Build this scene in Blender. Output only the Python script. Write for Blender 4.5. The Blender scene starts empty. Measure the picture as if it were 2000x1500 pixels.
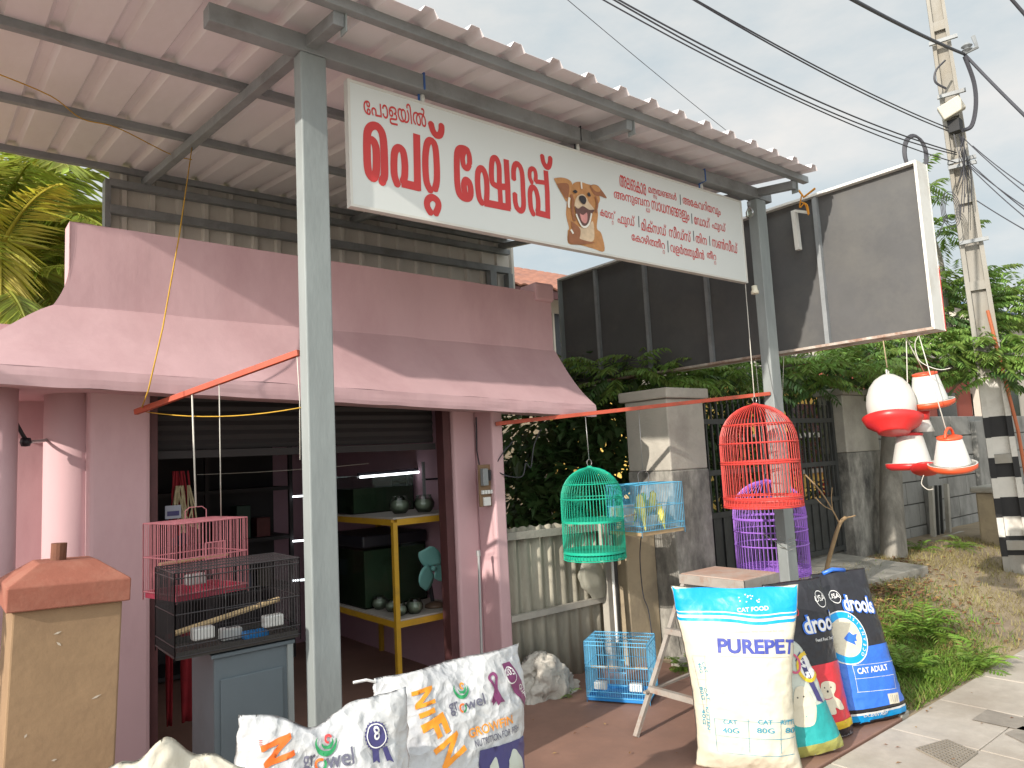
import bpy, bmesh, math, random
import numpy as np
from mathutils import Vector, Matrix, noise
from mathutils.geometry import delaunay_2d_cdt

SC = bpy.context.scene
COL = SC.collection
R_ = math.radians

# ------------------------------------------------------------------ camera
# world axes: X along the canopy front, Y into the shop, Z up; camera above the origin
CAMROT = np.array([[0.77988736, 0.02545496, 0.62540207],
                   [-0.62387397, 0.11233361, 0.77340961],
                   [-0.05056656, -0.99334445, 0.10348825]])   # columns: right, down, forward
CAMPOS = np.array([0.0, 0.0, 1.5])
FPX = 1425.0
cam = bpy.data.cameras.new('camera')
cam.sensor_width = 36.0
cam.lens = FPX * 36.0 / 2000.0
cam.clip_start = 0.05
cam.clip_end = 3000
camo = bpy.data.objects.new('camera', cam)
COL.objects.link(camo)
camo.matrix_world = Matrix(((CAMROT[0, 0], -CAMROT[0, 1], -CAMROT[0, 2], CAMPOS[0]),
                            (CAMROT[1, 0], -CAMROT[1, 1], -CAMROT[1, 2], CAMPOS[1]),
                            (CAMROT[2, 0], -CAMROT[2, 1], -CAMROT[2, 2], CAMPOS[2]),
                            (0, 0, 0, 1)))
SC.camera = camo

def ray(px, py):
    return Vector(CAMROT @ np.array([(px - 1000) / FPX, (py - 750) / FPX, 1.0]))
CP = Vector(CAMPOS)
def at_z(px, py, z=0.0):
    r = ray(px, py); return CP + r * ((z - CP.z) / r.z)
def at_y(px, py, y):
    r = ray(px, py); return CP + r * (y / r.y)
def at_x(px, py, x):
    r = ray(px, py); return CP + r * (x / r.x)
def at_d(px, py, d):
    return CP + ray(px, py) * d

# ------------------------------------------------------------------ light
SUN_DIR = Vector((2.165, 0.36, -1.0)).normalized()       # the way the light travels
SUN_EL = math.asin(-SUN_DIR.z)
to_sun = -SUN_DIR
SUN_ROT = math.atan2(to_sun.x, to_sun.y)
world = bpy.data.worlds.new('World')
SC.world = world
world.use_nodes = True
wt = world.node_tree
bg = wt.nodes['Background']
sky = wt.nodes.new('ShaderNodeTexSky')
sky.sky_type = 'NISHITA'
sky.sun_disc = False
sky.sun_elevation = SUN_EL
sky.sun_rotation = SUN_ROT
sky.air_density = 1.0
sky.dust_density = 3.5
sky.ozone_density = 1.0
# thin cloud: a grey-white veil with soft warm banks, by direction
tc = wt.nodes.new('ShaderNodeTexCoord')
cn = wt.nodes.new('ShaderNodeTexNoise'); cn.inputs['Scale'].default_value = 2.6; cn.inputs['Detail'].default_value = 8; cn.inputs['Roughness'].default_value = .6
cmap = wt.nodes.new('ShaderNodeMapping'); cmap.inputs['Scale'].default_value = (1, 1, 2.6)
wt.links.new(tc.outputs['Generated'], cmap.inputs['Vector'])
wt.links.new(cmap.outputs[0], cn.inputs['Vector'])
cr = wt.nodes.new('ShaderNodeValToRGB')
cr.color_ramp.elements[0].position = 0.38; cr.color_ramp.elements[0].color = (4.2, 4.75, 4.95, 1)
cr.color_ramp.elements[1].position = 0.68; cr.color_ramp.elements[1].color = (6.3, 6.1, 5.75, 1)
wt.links.new(cn.outputs['Fac'], cr.inputs[0])
mx = wt.nodes.new('ShaderNodeMix'); mx.data_type = 'RGBA'
mx.inputs[0].default_value = 0.88
wt.links.new(sky.outputs[0], mx.inputs[6])
# the hazy sky is brighter on the sun's side
dt = wt.nodes.new('ShaderNodeVectorMath'); dt.operation = 'DOT_PRODUCT'; dt.inputs[1].default_value = tuple(-SUN_DIR)
wt.links.new(tc.outputs['Generated'], dt.inputs[0])
gl = wt.nodes.new('ShaderNodeMapRange'); gl.interpolation_type = 'SMOOTHSTEP'
gl.inputs[1].default_value = -0.15; gl.inputs[2].default_value = 1.0; gl.inputs[3].default_value = 1.0; gl.inputs[4].default_value = 2.7
wt.links.new(dt.outputs['Value'], gl.inputs[0])
sc_ = wt.nodes.new('ShaderNodeVectorMath'); sc_.operation = 'SCALE'
wt.links.new(cr.outputs[0], sc_.inputs[0]); wt.links.new(gl.outputs[0], sc_.inputs['Scale'])
wt.links.new(sc_.outputs[0], mx.inputs[7])
wt.links.new(mx.outputs[2], bg.inputs[0])
bg.inputs[1].default_value = 0.10
sl = bpy.data.lights.new('sun', 'SUN')
sl.energy = 3.35
sl.angle = R_(0.6)
sl.color = (1.0, 0.92, 0.81)
so = bpy.data.objects.new('sun', sl)
COL.objects.link(so)
so.rotation_euler = SUN_DIR.to_track_quat('-Z', 'Y').to_euler()
so.location = (-8, -2, 8)
SC.view_settings.view_transform = 'Standard'
SC.view_settings.look = 'None'
SC.view_settings.exposure = 0.6
SC.view_settings.gamma = 1.0
SC.view_settings.use_curve_mapping = False
SC.cycles.use_denoising = True
SC.cycles.max_bounces = 8
SC.cycles.transparent_max_bounces = 24

# ------------------------------------------------------------------ materials
def s2l(c):
    return tuple((x / 255 / 12.92) if x / 255 <= 0.04045 else ((x / 255 + 0.055) / 1.055) ** 2.4 for x in c)
MATS = {}
def mat(name, rgb, rough=0.7, var=0.12, scale=6.0, bump=0.0, bscale=40.0, metal=0.0, stain=None, sscale=1.5, samt=0.5,
        trans=0.0, island=0.0, emit=0.0, coord='Object', stretch=(1, 1, 1), spec=0.5, crease=0.0, cscale=9.0):
    """procedural: base colour mottled by noise, optional stain colour, optional bump; rgb is linear"""
    if name in MATS: return MATS[name]
    m = bpy.data.materials.new(name); MATS[name] = m
    m.use_nodes = True
    nt = m.node_tree; N = nt.nodes; L = nt.links
    p = N['Principled BSDF']
    p.inputs['Roughness'].default_value = rough
    p.inputs['Metallic'].default_value = metal
    p.inputs['Specular IOR Level'].default_value = spec
    co = N.new('ShaderNodeTexCoord')
    mp = N.new('ShaderNodeMapping'); mp.inputs['Scale'].default_value = stretch
    L.new(co.outputs[coord], mp.inputs['Vector'])
    n1 = N.new('ShaderNodeTexNoise'); n1.inputs['Scale'].default_value = scale; n1.inputs['Detail'].default_value = 6
    n1.inputs['Roughness'].default_value = 0.65
    L.new(mp.outputs[0], n1.inputs['Vector'])
    rp = N.new('ShaderNodeValToRGB')
    a = tuple(max(0, c * (1 - var)) for c in rgb); b = tuple(min(1, c * (1 + var)) for c in rgb)
    rp.color_ramp.elements[0].position = 0.3; rp.color_ramp.elements[0].color = (*a, 1)
    rp.color_ramp.elements[1].position = 0.7; rp.color_ramp.elements[1].color = (*b, 1)
    L.new(n1.outputs['Fac'], rp.inputs[0])
    out = rp.outputs[0]
    if stain is not None:
        n2 = N.new('ShaderNodeTexNoise'); n2.inputs['Scale'].default_value = sscale; n2.inputs['Detail'].default_value = 8
        n2.inputs['Roughness'].default_value = 0.7
        L.new(mp.outputs[0], n2.inputs['Vector'])
        r2 = N.new('ShaderNodeValToRGB')
        r2.color_ramp.elements[0].position = 0.62 - 0.35 * samt; r2.color_ramp.elements[0].color = (0, 0, 0, 1)
        r2.color_ramp.elements[1].position = 0.86 - 0.3 * samt; r2.color_ramp.elements[1].color = (1, 1, 1, 1)
        L.new(n2.outputs['Fac'], r2.inputs[0])
        mi = N.new('ShaderNodeMix'); mi.data_type = 'RGBA'
        L.new(r2.outputs[0], mi.inputs[0]); L.new(out, mi.inputs[6]); mi.inputs[7].default_value = (*stain, 1)
        out = mi.outputs[2]
    if island > 0:
        g = N.new('ShaderNodeNewGeometry')
        hs = N.new('ShaderNodeHueSaturation')
        mr = N.new('ShaderNodeMapRange'); mr.inputs[3].default_value = 1 - island; mr.inputs[4].default_value = 1 + island
        L.new(g.outputs['Random Per Island'], mr.inputs[0]); L.new(mr.outputs[0], hs.inputs['Value'])
        mr2 = N.new('ShaderNodeMapRange'); mr2.inputs[3].default_value = 0.5 - island * 0.06; mr2.inputs[4].default_value = 0.5 + island * 0.06
        L.new(g.outputs['Random Per Island'], mr2.inputs[0]); L.new(mr2.outputs[0], hs.inputs['Hue'])
        L.new(out, hs.inputs['Color']); out = hs.outputs[0]
    L.new(out, p.inputs['Base Color'])
    if bump > 0:
        nb = N.new('ShaderNodeTexNoise'); nb.inputs['Scale'].default_value = bscale; nb.inputs['Detail'].default_value = 5
        L.new(mp.outputs[0], nb.inputs['Vector'])
        bp = N.new('ShaderNodeBump'); bp.inputs['Strength'].default_value = bump; bp.inputs['Distance'].default_value = 0.009
        L.new(nb.outputs['Fac'], bp.inputs['Height']); L.new(bp.outputs[0], p.inputs['Normal'])
    if crease > 0:
        # crumpled film: facets between bent cell edges
        nd = N.new('ShaderNodeTexNoise'); nd.inputs['Scale'].default_value = 7; nd.inputs['Detail'].default_value = 3
        L.new(mp.outputs[0], nd.inputs['Vector'])
        ad = N.new('ShaderNodeVectorMath'); ad.operation = 'MULTIPLY_ADD'; ad.inputs[1].default_value = (.12, .12, .12)
        L.new(nd.outputs['Color'], ad.inputs[0]); L.new(mp.outputs[0], ad.inputs[2])
        hs_ = None
        for sc2, am in ((cscale, 1.0), (cscale * 2.3, .45)):
            vo = N.new('ShaderNodeTexVoronoi'); vo.inputs['Scale'].default_value = sc2; L.new(ad.outputs[0], vo.inputs['Vector'])
            mu = N.new('ShaderNodeMath'); mu.operation = 'MULTIPLY'; mu.inputs[1].default_value = am; L.new(vo.outputs['Distance'], mu.inputs[0])
            if hs_ is None: hs_ = mu
            else:
                ad2 = N.new('ShaderNodeMath'); ad2.operation = 'ADD'; L.new(hs_.outputs[0], ad2.inputs[0]); L.new(mu.outputs[0], ad2.inputs[1]); hs_ = ad2
        bc = N.new('ShaderNodeBump'); bc.inputs['Strength'].default_value = crease; bc.inputs['Distance'].default_value = .03
        L.new(hs_.outputs[0], bc.inputs['Height'])
        if p.inputs['Normal'].is_linked: L.new(p.inputs['Normal'].links[0].from_socket, bc.inputs['Normal'])
        L.new(bc.outputs[0], p.inputs['Normal'])
    if trans > 0:
        tr = N.new('ShaderNodeBsdfTranslucent'); ms = N.new('ShaderNodeMixShader'); ms.inputs[0].default_value = trans
        L.new(out, tr.inputs[0]); L.new(p.outputs[0], ms.inputs[1]); L.new(tr.outputs[0], ms.inputs[2])
        L.new(ms.outputs[0], N['Material Output'].inputs[0])
    if emit > 0:
        p.inputs['Emission Color'].default_value = (*rgb, 1); p.inputs['Emission Strength'].default_value = emit
    return m

def glass_mat(name, tint=(0.75, 0.85, 0.82), alpha=0.8, rough=0.05):
    if name in MATS: return MATS[name]
    m = bpy.data.materials.new(name); MATS[name] = m; m.use_nodes = True
    nt = m.node_tree; N = nt.nodes; L = nt.links
    t = N.new('ShaderNodeBsdfTransparent'); t.inputs[0].default_value = (*tint, 1)
    g = N.new('ShaderNodeBsdfGlossy'); g.inputs['Roughness'].default_value = rough
    fr = N.new('ShaderNodeFresnel'); fr.inputs[0].default_value = 1.5
    ms = N.new('ShaderNodeMixShader')
    L.new(fr.outputs[0], ms.inputs[0]); L.new(t.outputs[0], ms.inputs[1]); L.new(g.outputs[0], ms.inputs[2])
    L.new(ms.outputs[0], N['Material Output'].inputs[0])
    return m

# ------------------------------------------------------------------ mesh builder
class MB:
    def __init__(s): s.v = []; s.f = []
    def add(s, vs, fs):
        o = len(s.v); s.v += [tuple(v) for v in vs]; s.f += [tuple(i + o for i in f) for f in fs]; return s
    def box(s, x0, y0, z0, x1, y1, z1, M=None):
        vs = [Vector((x, y, z)) for x in (x0, x1) for y in (y0, y1) for z in (z0, z1)]
        if M is not None: vs = [M @ v for v in vs]
        return s.add(vs, [(0, 1, 3, 2), (4, 6, 7, 5), (0, 4, 5, 1), (2, 3, 7, 6), (0, 2, 6, 4), (1, 5, 7, 3)])
    def bar(s, a, b, w, h=None, up=(0, 0, 1)):
        """square bar between two points"""
        a = Vector(a); b = Vector(b); h = h or w
        d = (b - a).normalized(); u = Vector(up)
        x = d.cross(u)
        if x.length < 1e-4: x = d.cross(Vector((0, 1, 0)))
        x.normalize(); y = x.cross(d)
        vs = []
        for p in (a, b):
            for sx, sy in ((-1, -1), (1, -1), (1, 1), (-1, 1)):
                vs.append(p + x * (sx * w / 2) + y * (sy * h / 2))
        return s.add(vs, [(0, 1, 2, 3), (7, 6, 5, 4), (0, 4, 5, 1), (1, 5, 6, 2), (2, 6, 7, 3), (3, 7, 4, 0)])
    def tube(s, pts, r, n=6, cap=True):
        pts = [Vector(p) for p in pts]
        rs = r if isinstance(r, (list, tuple)) else [r] * len(pts)
        rings = []; nx = None
        for i, p in enumerate(pts):
            d = (pts[min(i + 1, len(pts) - 1)] - pts[max(i - 1, 0)])
            if d.length < 1e-9: d = Vector((0, 0, 1))
            d.normalize()
            if nx is None:
                nx = d.cross(Vector((0, 0, 1)))
                if nx.length < 1e-3: nx = d.cross(Vector((1, 0, 0)))
            nx = (nx - d * nx.dot(d)).normalized()
            ny = d.cross(nx)
            rings.append([p + nx * (rs[i] * math.cos(2 * math.pi * k / n)) + ny * (rs[i] * math.sin(2 * math.pi * k / n)) for k in range(n)])
        vs = [v for rg in rings for v in rg]; fs = []
        for i in range(len(pts) - 1):
            for k in range(n):
                fs.append((i * n + k, i * n + (k + 1) % n, (i + 1) * n + (k + 1) % n, (i + 1) * n + k))
        if cap:
            fs.append(tuple(range(n - 1, -1, -1))); fs.append(tuple((len(pts) - 1) * n + k for k in range(n)))
        return s.add(vs, fs)
    def lathe(s, prof, n=24, M=None, sx=1.0, sy=1.0):
        vs = []; fs = []
        for r, z in prof:
            for k in range(n):
                a = 2 * math.pi * k / n; v = Vector((r * math.cos(a) * sx, r * math.sin(a) * sy, z))
                vs.append(M @ v if M is not None else v)
        for i in range(len(prof) - 1):
            for k in range(n):
                fs.append((i * n + k, i * n + (k + 1) % n, (i + 1) * n + (k + 1) % n, (i + 1) * n + k))
        if prof[0][0] > 1e-5: fs.append(tuple(range(n - 1, -1, -1)))
        if prof[-1][0] > 1e-5: fs.append(tuple((len(prof) - 1) * n + k for k in range(n)))
        return s.add(vs, fs)
    def grid(s, fn, nu, nv):
        vs = [fn(i / nu, j / nv) for j in range(nv + 1) for i in range(nu + 1)]
        fs = [(j * (nu + 1) + i, j * (nu + 1) + i + 1, (j + 1) * (nu + 1) + i + 1, (j + 1) * (nu + 1) + i) for j in range(nv) for i in range(nu)]
        return s.add(vs, fs)
    def build(s, name, m, parent=None, smooth=False, bevel=0.0, clean=False):
        me = bpy.data.meshes.new(name); me.from_pydata(s.v, [], s.f)
        if clean:
            b = bmesh.new(); b.from_mesh(me); bmesh.ops.remove_doubles(b, verts=b.verts, dist=1e-5)
            bmesh.ops.recalc_face_normals(b, faces=b.faces); b.to_mesh(me); b.free()
        me.materials.append(m)
        o = bpy.data.objects.new(name, me); COL.objects.link(o)
        if parent is not None: o.parent = parent
        if smooth: me.polygons.foreach_set('use_smooth', [True] * len(me.polygons))
        if bevel > 0:
            md = o.modifiers.new('bevel', 'BEVEL'); md.width = bevel; md.segments = 2; md.limit_method = 'ANGLE'
        return o

def tag(o, label=None, cat=None, group=None, kind=None):
    if label: o['label'] = label
    if cat: o['category'] = cat
    if group: o['group'] = group
    if kind: o['kind'] = kind
    return o
def thing(name, label, cat, loc=(0, 0, 0), rotz=0.0, group=None, lean=0.0, roll=0.0):
    o = bpy.data.objects.new(name, None); COL.objects.link(o)
    o.empty_display_size = 0.1
    o.matrix_world = Matrix.Translation(Vector(loc)) @ Matrix.Rotation(rotz, 4, 'Z') @ Matrix.Rotation(lean, 4, 'X') @ Matrix.Rotation(roll, 4, 'Y')
    return tag(o, label, cat, group)
def solid(o, t):
    md = o.modifiers.new('thickness', 'SOLIDIFY'); md.thickness = t; md.offset = 0; return o
def depth_of(p): return float((CAMROT.T @ (np.array(p) - CAMPOS))[2])
def sag(a, b, drop, n=14):
    a = Vector(a); b = Vector(b)
    return [a.lerp(b, i / n) - Vector((0, 0, drop * 4 * (i / n) * (1 - i / n))) for i in range(n + 1)]
def smooth_path(pts, n=6):
    """Catmull-Rom through points"""
    P = [Vector(p) for p in pts]; out = []
    for i in range(len(P) - 1):
        p0 = P[max(i - 1, 0)]; p1 = P[i]; p2 = P[i + 1]; p3 = P[min(i + 2, len(P) - 1)]
        for k in range(n):
            t = k / n
            out.append(0.5 * ((2 * p1) + (p2 - p0) * t + (2 * p0 - 5 * p1 + 4 * p2 - p3) * t * t + (3 * p1 - p0 - 3 * p2 + p3) * t ** 3))
    out.append(P[-1]); return out

# ------------------------------------------------------------------ flat artwork (lettering, logos) laid on a surface
def winding(pt, loops):
    w = np.zeros(len(pt), int)
    x = pt[:, 0]; y = pt[:, 1]
    for lp in loops:
        a = np.asarray(lp, float); b = np.roll(a, -1, 0)
        for (x0, y0), (x1, y1) in zip(a, b):
            up = (y0 <= y) & (y1 > y); dn = (y0 > y) & (y1 <= y)
            cr_ = (x1 - x0) * (y - y0) - (x - x0) * (y1 - y0)
            w += (up & (cr_ > 0)).astype(int); w -= (dn & (cr_ < 0)).astype(int)
    return w
def fill_loops(loops, step=0.0):
    """triangulate loops by the non-zero winding rule, optional inner grid of points"""
    vs = []; es = []
    for lp in loops:
        o = len(vs); n = len(lp)
        for p, q in zip(lp, list(lp[1:]) + [lp[0]]):
            k = 1
            if step > 0: k = max(1, int(math.hypot(q[0] - p[0], q[1] - p[1]) / step))
            for i in range(k):
                vs.append((p[0] + (q[0] - p[0]) * i / k, p[1] + (q[1] - p[1]) * i / k))
        m = len(vs) - o
        es += [(o + i, o + (i + 1) % m) for i in range(m)]
    if step > 0:
        a = np.array(vs); x0, y0 = a.min(0); x1, y1 = a.max(0)
        nx = int((x1 - x0) / step); ny = int((y1 - y0) / step)
        if nx * ny > 0:
            g = np.array([(x0 + (i + 0.5 + 0.5 * (j % 2)) * step, y0 + (j + 0.5) * step) for j in range(ny) for i in range(nx)])
            if len(g):
                ins = g[winding(g, loops) != 0]
                vs += [tuple(p) for p in ins]
    r = delaunay_2d_cdt([Vector(v) for v in vs], es, [], 0, 1e-7)
    V = np.array([(v.x, v.y) for v in r[0]]); F = np.array([f for f in r[2] if len(f) == 3])
    if len(F) == 0: return V, F
    c = V[F].mean(1)
    return V, F[winding(c, loops) != 0]

TXT = {}
def embolden(loops, w):
    ar = [sum(p[0] * q[1] - q[0] * p[1] for p, q in zip(l, l[1:] + l[:1])) / 2 for l in loops]
    if sum(ar) < 0: loops = [l[::-1] for l in loops]
    if w <= 0: return loops
    out = []
    for l in loops:
        n = len(l); q = []
        for i in range(n):
            a = Vector(l[i - 1]); b = Vector(l[i]); c = Vector(l[(i + 1) % n]); e1 = b - a; e2 = c - b
            if e1.length < 1e-7 or e2.length < 1e-7: q.append(tuple(b)); continue
            e1.normalize(); e2.normalize(); m = Vector((e1.y + e2.y, -e1.x - e2.x)); L_ = m.length
            if L_ < .3: q.append(tuple(b)); continue
            m /= L_; q.append(tuple(b + m * (w / max(.5, L_ / 2))))
        out.append(q)
    return out
def text_loops(s, bold=0.0, size=1.0):
    key = (s, bold)
    if key not in TXT:
        cu = bpy.data.curves.new('lettering', 'FONT'); cu.body = s; cu.size = 1.0; cu.fill_mode = 'NONE'; cu.resolution_u = 3
        o = bpy.data.objects.new('lettering', cu); COL.objects.link(o)
        me = bpy.data.meshes.new_from_object(o.evaluated_get(bpy.context.evaluated_depsgraph_get()))
        nxt = {}
        for e in me.edges: nxt.setdefault(e.vertices[0], []).append(e.vertices[1]); nxt.setdefault(e.vertices[1], []).append(e.vertices[0])
        seen = set(); loops = []
        for i in range(len(me.vertices)):
            if i in seen or i not in nxt: continue
            lp = [i]; seen.add(i); cur = i
            # keep index order so that the outline's direction survives
            while True:
                c = [j for j in nxt[cur] if j not in seen]
                if not c: break
                c.sort(key=lambda j: abs(j - cur)); cur = c[0]; seen.add(cur); lp.append(cur)
            if len(lp) > 2: loops.append([(me.vertices[j].co.x, me.vertices[j].co.y) for j in lp])
        bpy.data.objects.remove(o); bpy.data.curves.remove(cu); bpy.data.meshes.remove(me)
        TXT[key] = embolden(loops, bold / 2)
    return TXT[key]
def bounds(loops):
    a = np.array([p for l in loops for p in l]); return (*a.min(0), *a.max(0))
def ml_loops(s, bold=0.0):
    """Malayalam: runs set one after the other; ^ sets the next letter small below the letter before it; _ closes up two letters"""
    out = []; x = 0.0; i = 0; run = ''
    def flush():
        nonlocal x, run
        if run:
            l = text_loops(run, bold)
            if l:
                b = bounds(l); out.extend([[(p[0] + x - b[0], p[1]) for p in q] for q in l]); x += b[2] - b[0] + 0.06
            run = ''
    while i < len(s):
        c = s[i]
        if c == '^':
            flush(); l = text_loops(s[i + 1], bold); b = bounds(l); k = 0.62; w = (b[2] - b[0]) * k
            out.extend([[(x - 0.1 - w + (p[0] - b[0]) * k, -0.62 * 0.75 + p[1] * k) for p in q] for q in l]); i += 2; continue
        if c == '_': flush(); x -= 0.14; i += 1; continue
        if c == ' ': flush(); x += 0.24; i += 1; continue
        run += c; i += 1
    flush(); return out
def place_loops(loops, pl, pr, height=None, up=None):
    """fit loops so that their box runs from pl to pr along the base line; height is that of the whole box"""
    x0, y0, x1, y1 = bounds(loops); pl = Vector(pl); pr = Vector(pr); d = pr - pl; w = d.length; d = d / w
    n = Vector((-d.y, d.x)) if up is None else Vector(up).normalized()
    k = w / (x1 - x0); h = k if height is None else height / (y1 - y0)
    return [[tuple(pl + d * ((p[0] - x0) * k) + n * ((p[1] - y0) * h)) for p in l] for l in loops]
def stroke(pts, w, n=10, closed=False):
    """outline pieces of a pen stroke: a quad per segment and a disc per joint, all turning the same way"""
    P = [Vector(p) for p in pts]; out = []
    ws = w if isinstance(w, (list, tuple)) else [w] * len(P)
    seg = list(zip(P, P[1:], ws, ws[1:]))
    if closed: seg.append((P[-1], P[0], ws[-1], ws[0]))
    for a, b, wa, wb in seg:
        d = b - a
        if d.length < 1e-9: continue
        nn = Vector((-d.y, d.x)).normalized()
        out.append([tuple(a - nn * wa / 2), tuple(b - nn * wb / 2), tuple(b + nn * wb / 2), tuple(a + nn * wa / 2)])
    rng = range(len(P)) if closed else range(1, len(P) - 1)
    for i in rng:
        out.append([(P[i].x + ws[i] / 2 * math.cos(2 * math.pi * k / n), P[i].y + ws[i] / 2 * math.sin(2 * math.pi * k / n)) for k in range(n)])
    return out
def cr2(pts, n=5):
    return [(v.x, v.y) for v in smooth_path([(p[0], p[1], 0) for p in pts], n)]
def ellipse(c, rx, ry, n=28, rot=0.0, a0=0, a1=2 * math.pi):
    k = range(n) if abs(a1 - a0 - 2 * math.pi) < 1e-6 else range(n + 1)
    m = n
    return [(c[0] + rx * math.cos(a0 + (a1 - a0) * i / m) * math.cos(rot) - ry * math.sin(a0 + (a1 - a0) * i / m) * math.sin(rot),
             c[1] + rx * math.cos(a0 + (a1 - a0) * i / m) * math.sin(rot) + ry * math.sin(a0 + (a1 - a0) * i / m) * math.cos(rot)) for i in k]
def ccw(l):
    a = sum(p[0] * q[1] - q[0] * p[1] for p, q in zip(l, l[1:] + l[:1])); return l if a > 0 else l[::-1]
def art(name, loops, m, parent, fmap, layer=1, step=0.0, fix=False):
    """fmap(a, b, layer) -> local position or None when off the surface"""
    if fix: loops = [ccw(list(l)) for l in loops]
    V, F = fill_loops(loops, step)
    if len(F) == 0: return None
    P = [fmap(x, y, layer) for x, y in V]
    keep = [tuple(int(i) for i in f) for f in F if all(P[i] is not None for i in f)]
    if not keep: return None
    used = sorted({i for f in keep for i in f}); ix = {j: k for k, j in enumerate(used)}
    mb = MB(); mb.v = [tuple(P[i]) for i in used]; mb.f = [tuple(ix[i] for i in f) for f in keep]
    return mb.build(name, m, parent, smooth=step > 0)
# ================================================================== GROUND
def gz(x, y):
    """height of the natural ground: level by the shop, rising to the compound wall on the right"""
    k = max(0.0, min(1.0, (y - 1.95) / 1.55)); k = k * k * (3 - 2 * k)
    kx = max(0.0, min(1.0, (x - 4.15) / 1.6)); kx = kx * kx * (3 - 2 * kx)
    return 0.34 * k * kx
M_soil = mat('soil', (0.24, 0.185, 0.13), 0.95, 0.3, 3.0, 0.6, 60, stain=(0.36, 0.29, 0.18), sscale=1.2, samt=0.55)
def ground_fn(u, v):
    x = 60 * (2 * u - 1) ** 3 + 4 * (2 * u - 1) + 4; y = 60 * (2 * v - 1) ** 3 + 4 * (2 * v - 1) + 3
    z = gz(x, y) - 0.012
    if x > 4.2 and 1.95 < y < 6: z += 0.018 * noise.noise(Vector((x * 2.2, y * 2.2, 0)))
    if y < 1.96: z = -0.06
    elif x < 4.28 and y < 9: z = -0.03
    return Vector((x, y, z))
g = MB().grid(ground_fn, 170, 170).build('ground', M_soil, smooth=True); tag(g, kind='structure')

M_pave = mat('pavement_tile', (0.45, 0.405, 0.35), 0.85, 0.13, 9, 0.15, 90, stain=(0.34, 0.295, 0.245), sscale=1.8, samt=0.55)
mb = MB()
# square slabs with joints; the row along the kerb is narrower
for i in range(-8, 16):
    for j in range(-9, 1):
        x0 = i * 0.62 + 0.28; y1 = 1.93 - (-j) * 0.42; y0 = y1 - 0.415
        dz = 0.003 * noise.noise(Vector((i * 3.1, j * 2.7, 1)))
        mb.box(x0, y0, -0.06, x0 + 0.614, y1, dz)
pv = mb.build('pavement', M_pave, bevel=0.004); tag(pv, kind='structure')
rdm = mat('dusty_road', (0.30, 0.28, 0.25), 0.9, 0.1, 3, 0.2, 60)
rd_ = MB().grid(lambda u, v: Vector((-30 + 70 * u, -1.86 - 8 * v, -.03)), 8, 4).build('road', rdm); tag(rd_, kind='structure')
M_dark = mat('slab_dark', (0.27, 0.24, 0.205), 0.9, 0.2, 9, 0.2, 80)

M_red = mat('red_oxide_floor', (0.285, 0.163, 0.123), 0.65, 0.16, 2.2, 0.08, 30, stain=(0.215, 0.128, 0.10), sscale=1.5, samt=0.6)
fl = MB().box(-3.2, 1.955, -0.10, 4.2, 9.0, -0.004).build('platform_floor', M_red, bevel=0.006); tag(fl, kind='structure')
M_conc = mat('concrete', (0.33, 0.31, 0.27), 0.9, 0.14, 5, 0.35, 60, stain=(0.16, 0.15, 0.13), sscale=2.0, samt=0.4)
M_conc_d = mat('mouldy_concrete', (0.34, 0.325, 0.29), 0.95, 0.34, 11, 0.4, 50, stain=(0.075, 0.072, 0.066), sscale=4.5, samt=0.7, stretch=(1, 1, 0.5))
M_conc_l = mat('pale_concrete', (0.42, 0.395, 0.345), 0.9, 0.1, 4, 0.25, 60, stain=(0.27, 0.25, 0.22), sscale=1.7, samt=0.4)
kb = MB().box(4.16, 3.28, -0.05, 4.30, 3.52, 0.05).box(4.20, 1.96, -0.08, 4.30, 3.28, 0.01).build('kerb', M_conc_l, bevel=0.008); tag(kb, kind='structure')
rp = MB().add([(4.8, 3.3, .30), (7.25, 3.0, .335), (7.25, 3.9, .40), (4.8, 3.9, .40), (4.8, 3.3, .0), (7.25, 3.0, .0), (7.25, 3.9, .0), (4.8, 3.9, .0)],
              [(0, 1, 2, 3), (4, 5, 1, 0), (5, 6, 2, 1), (7, 4, 0, 3)]).build('gate_ramp', M_conc, bevel=0.01); tag(rp, kind='structure')

# ================================================================== CANOPY
YP = 2.917                       # the line of posts
XL, XR = 1.295, 4.785
M_galv = mat('grey_paint', (0.265, 0.295, 0.295), 0.55, 0.14, 5, 0.12, 60, stain=(0.20, 0.215, 0.22), sscale=3.0, samt=0.4, stretch=(1, 1, 0.3))
M_galv2 = mat('grey_steel', (0.24, 0.255, 0.265), 0.5, 0.12, 6, 0.08, 60, stain=(0.15, 0.15, 0.15), sscale=4, samt=0.35)
M_sheet = mat('roof_sheet_paint', (0.79, 0.745, 0.775), 0.42, 0.05, 1.6, 0.05, 30, stain=(0.68, 0.63, 0.645), sscale=1.3, samt=0.45, stretch=(1, 0.25, 1))
def rz(y): return 3.345 + 0.131 * (y - 2.627)
can = thing('canopy', 'sloping corrugated metal canopy on two grey steel posts in front of the pink shop', 'canopy', (XL, YP, 0))
def cparent(o): o.parent = can; o.matrix_parent_inverse = can.matrix_world.inverted(); return o
for x in (XL, XR):
    p = MB().box(x - .06, YP - .04, -.004, x + .06, YP + .04, 3.326).build('post', M_galv, bevel=.006); cparent(p)
    q = MB().box(x - .1, YP - .09, -.004, x + .1, YP + .09, .008).build('base_plate', M_galv2); q.parent = p
cparent(MB().box(.85, YP - .042, 3.327, 4.93, YP + .036, 3.407).build('front_beam', M_galv2, bevel=.004))
for x in (XL - .01, 3.05, XR - .01):
    r = MB().bar((x, 2.60, rz(2.60)), (x, 6.08, rz(6.08)), .05, .056).build('rafter', M_galv2, bevel=.003); cparent(r)
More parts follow.
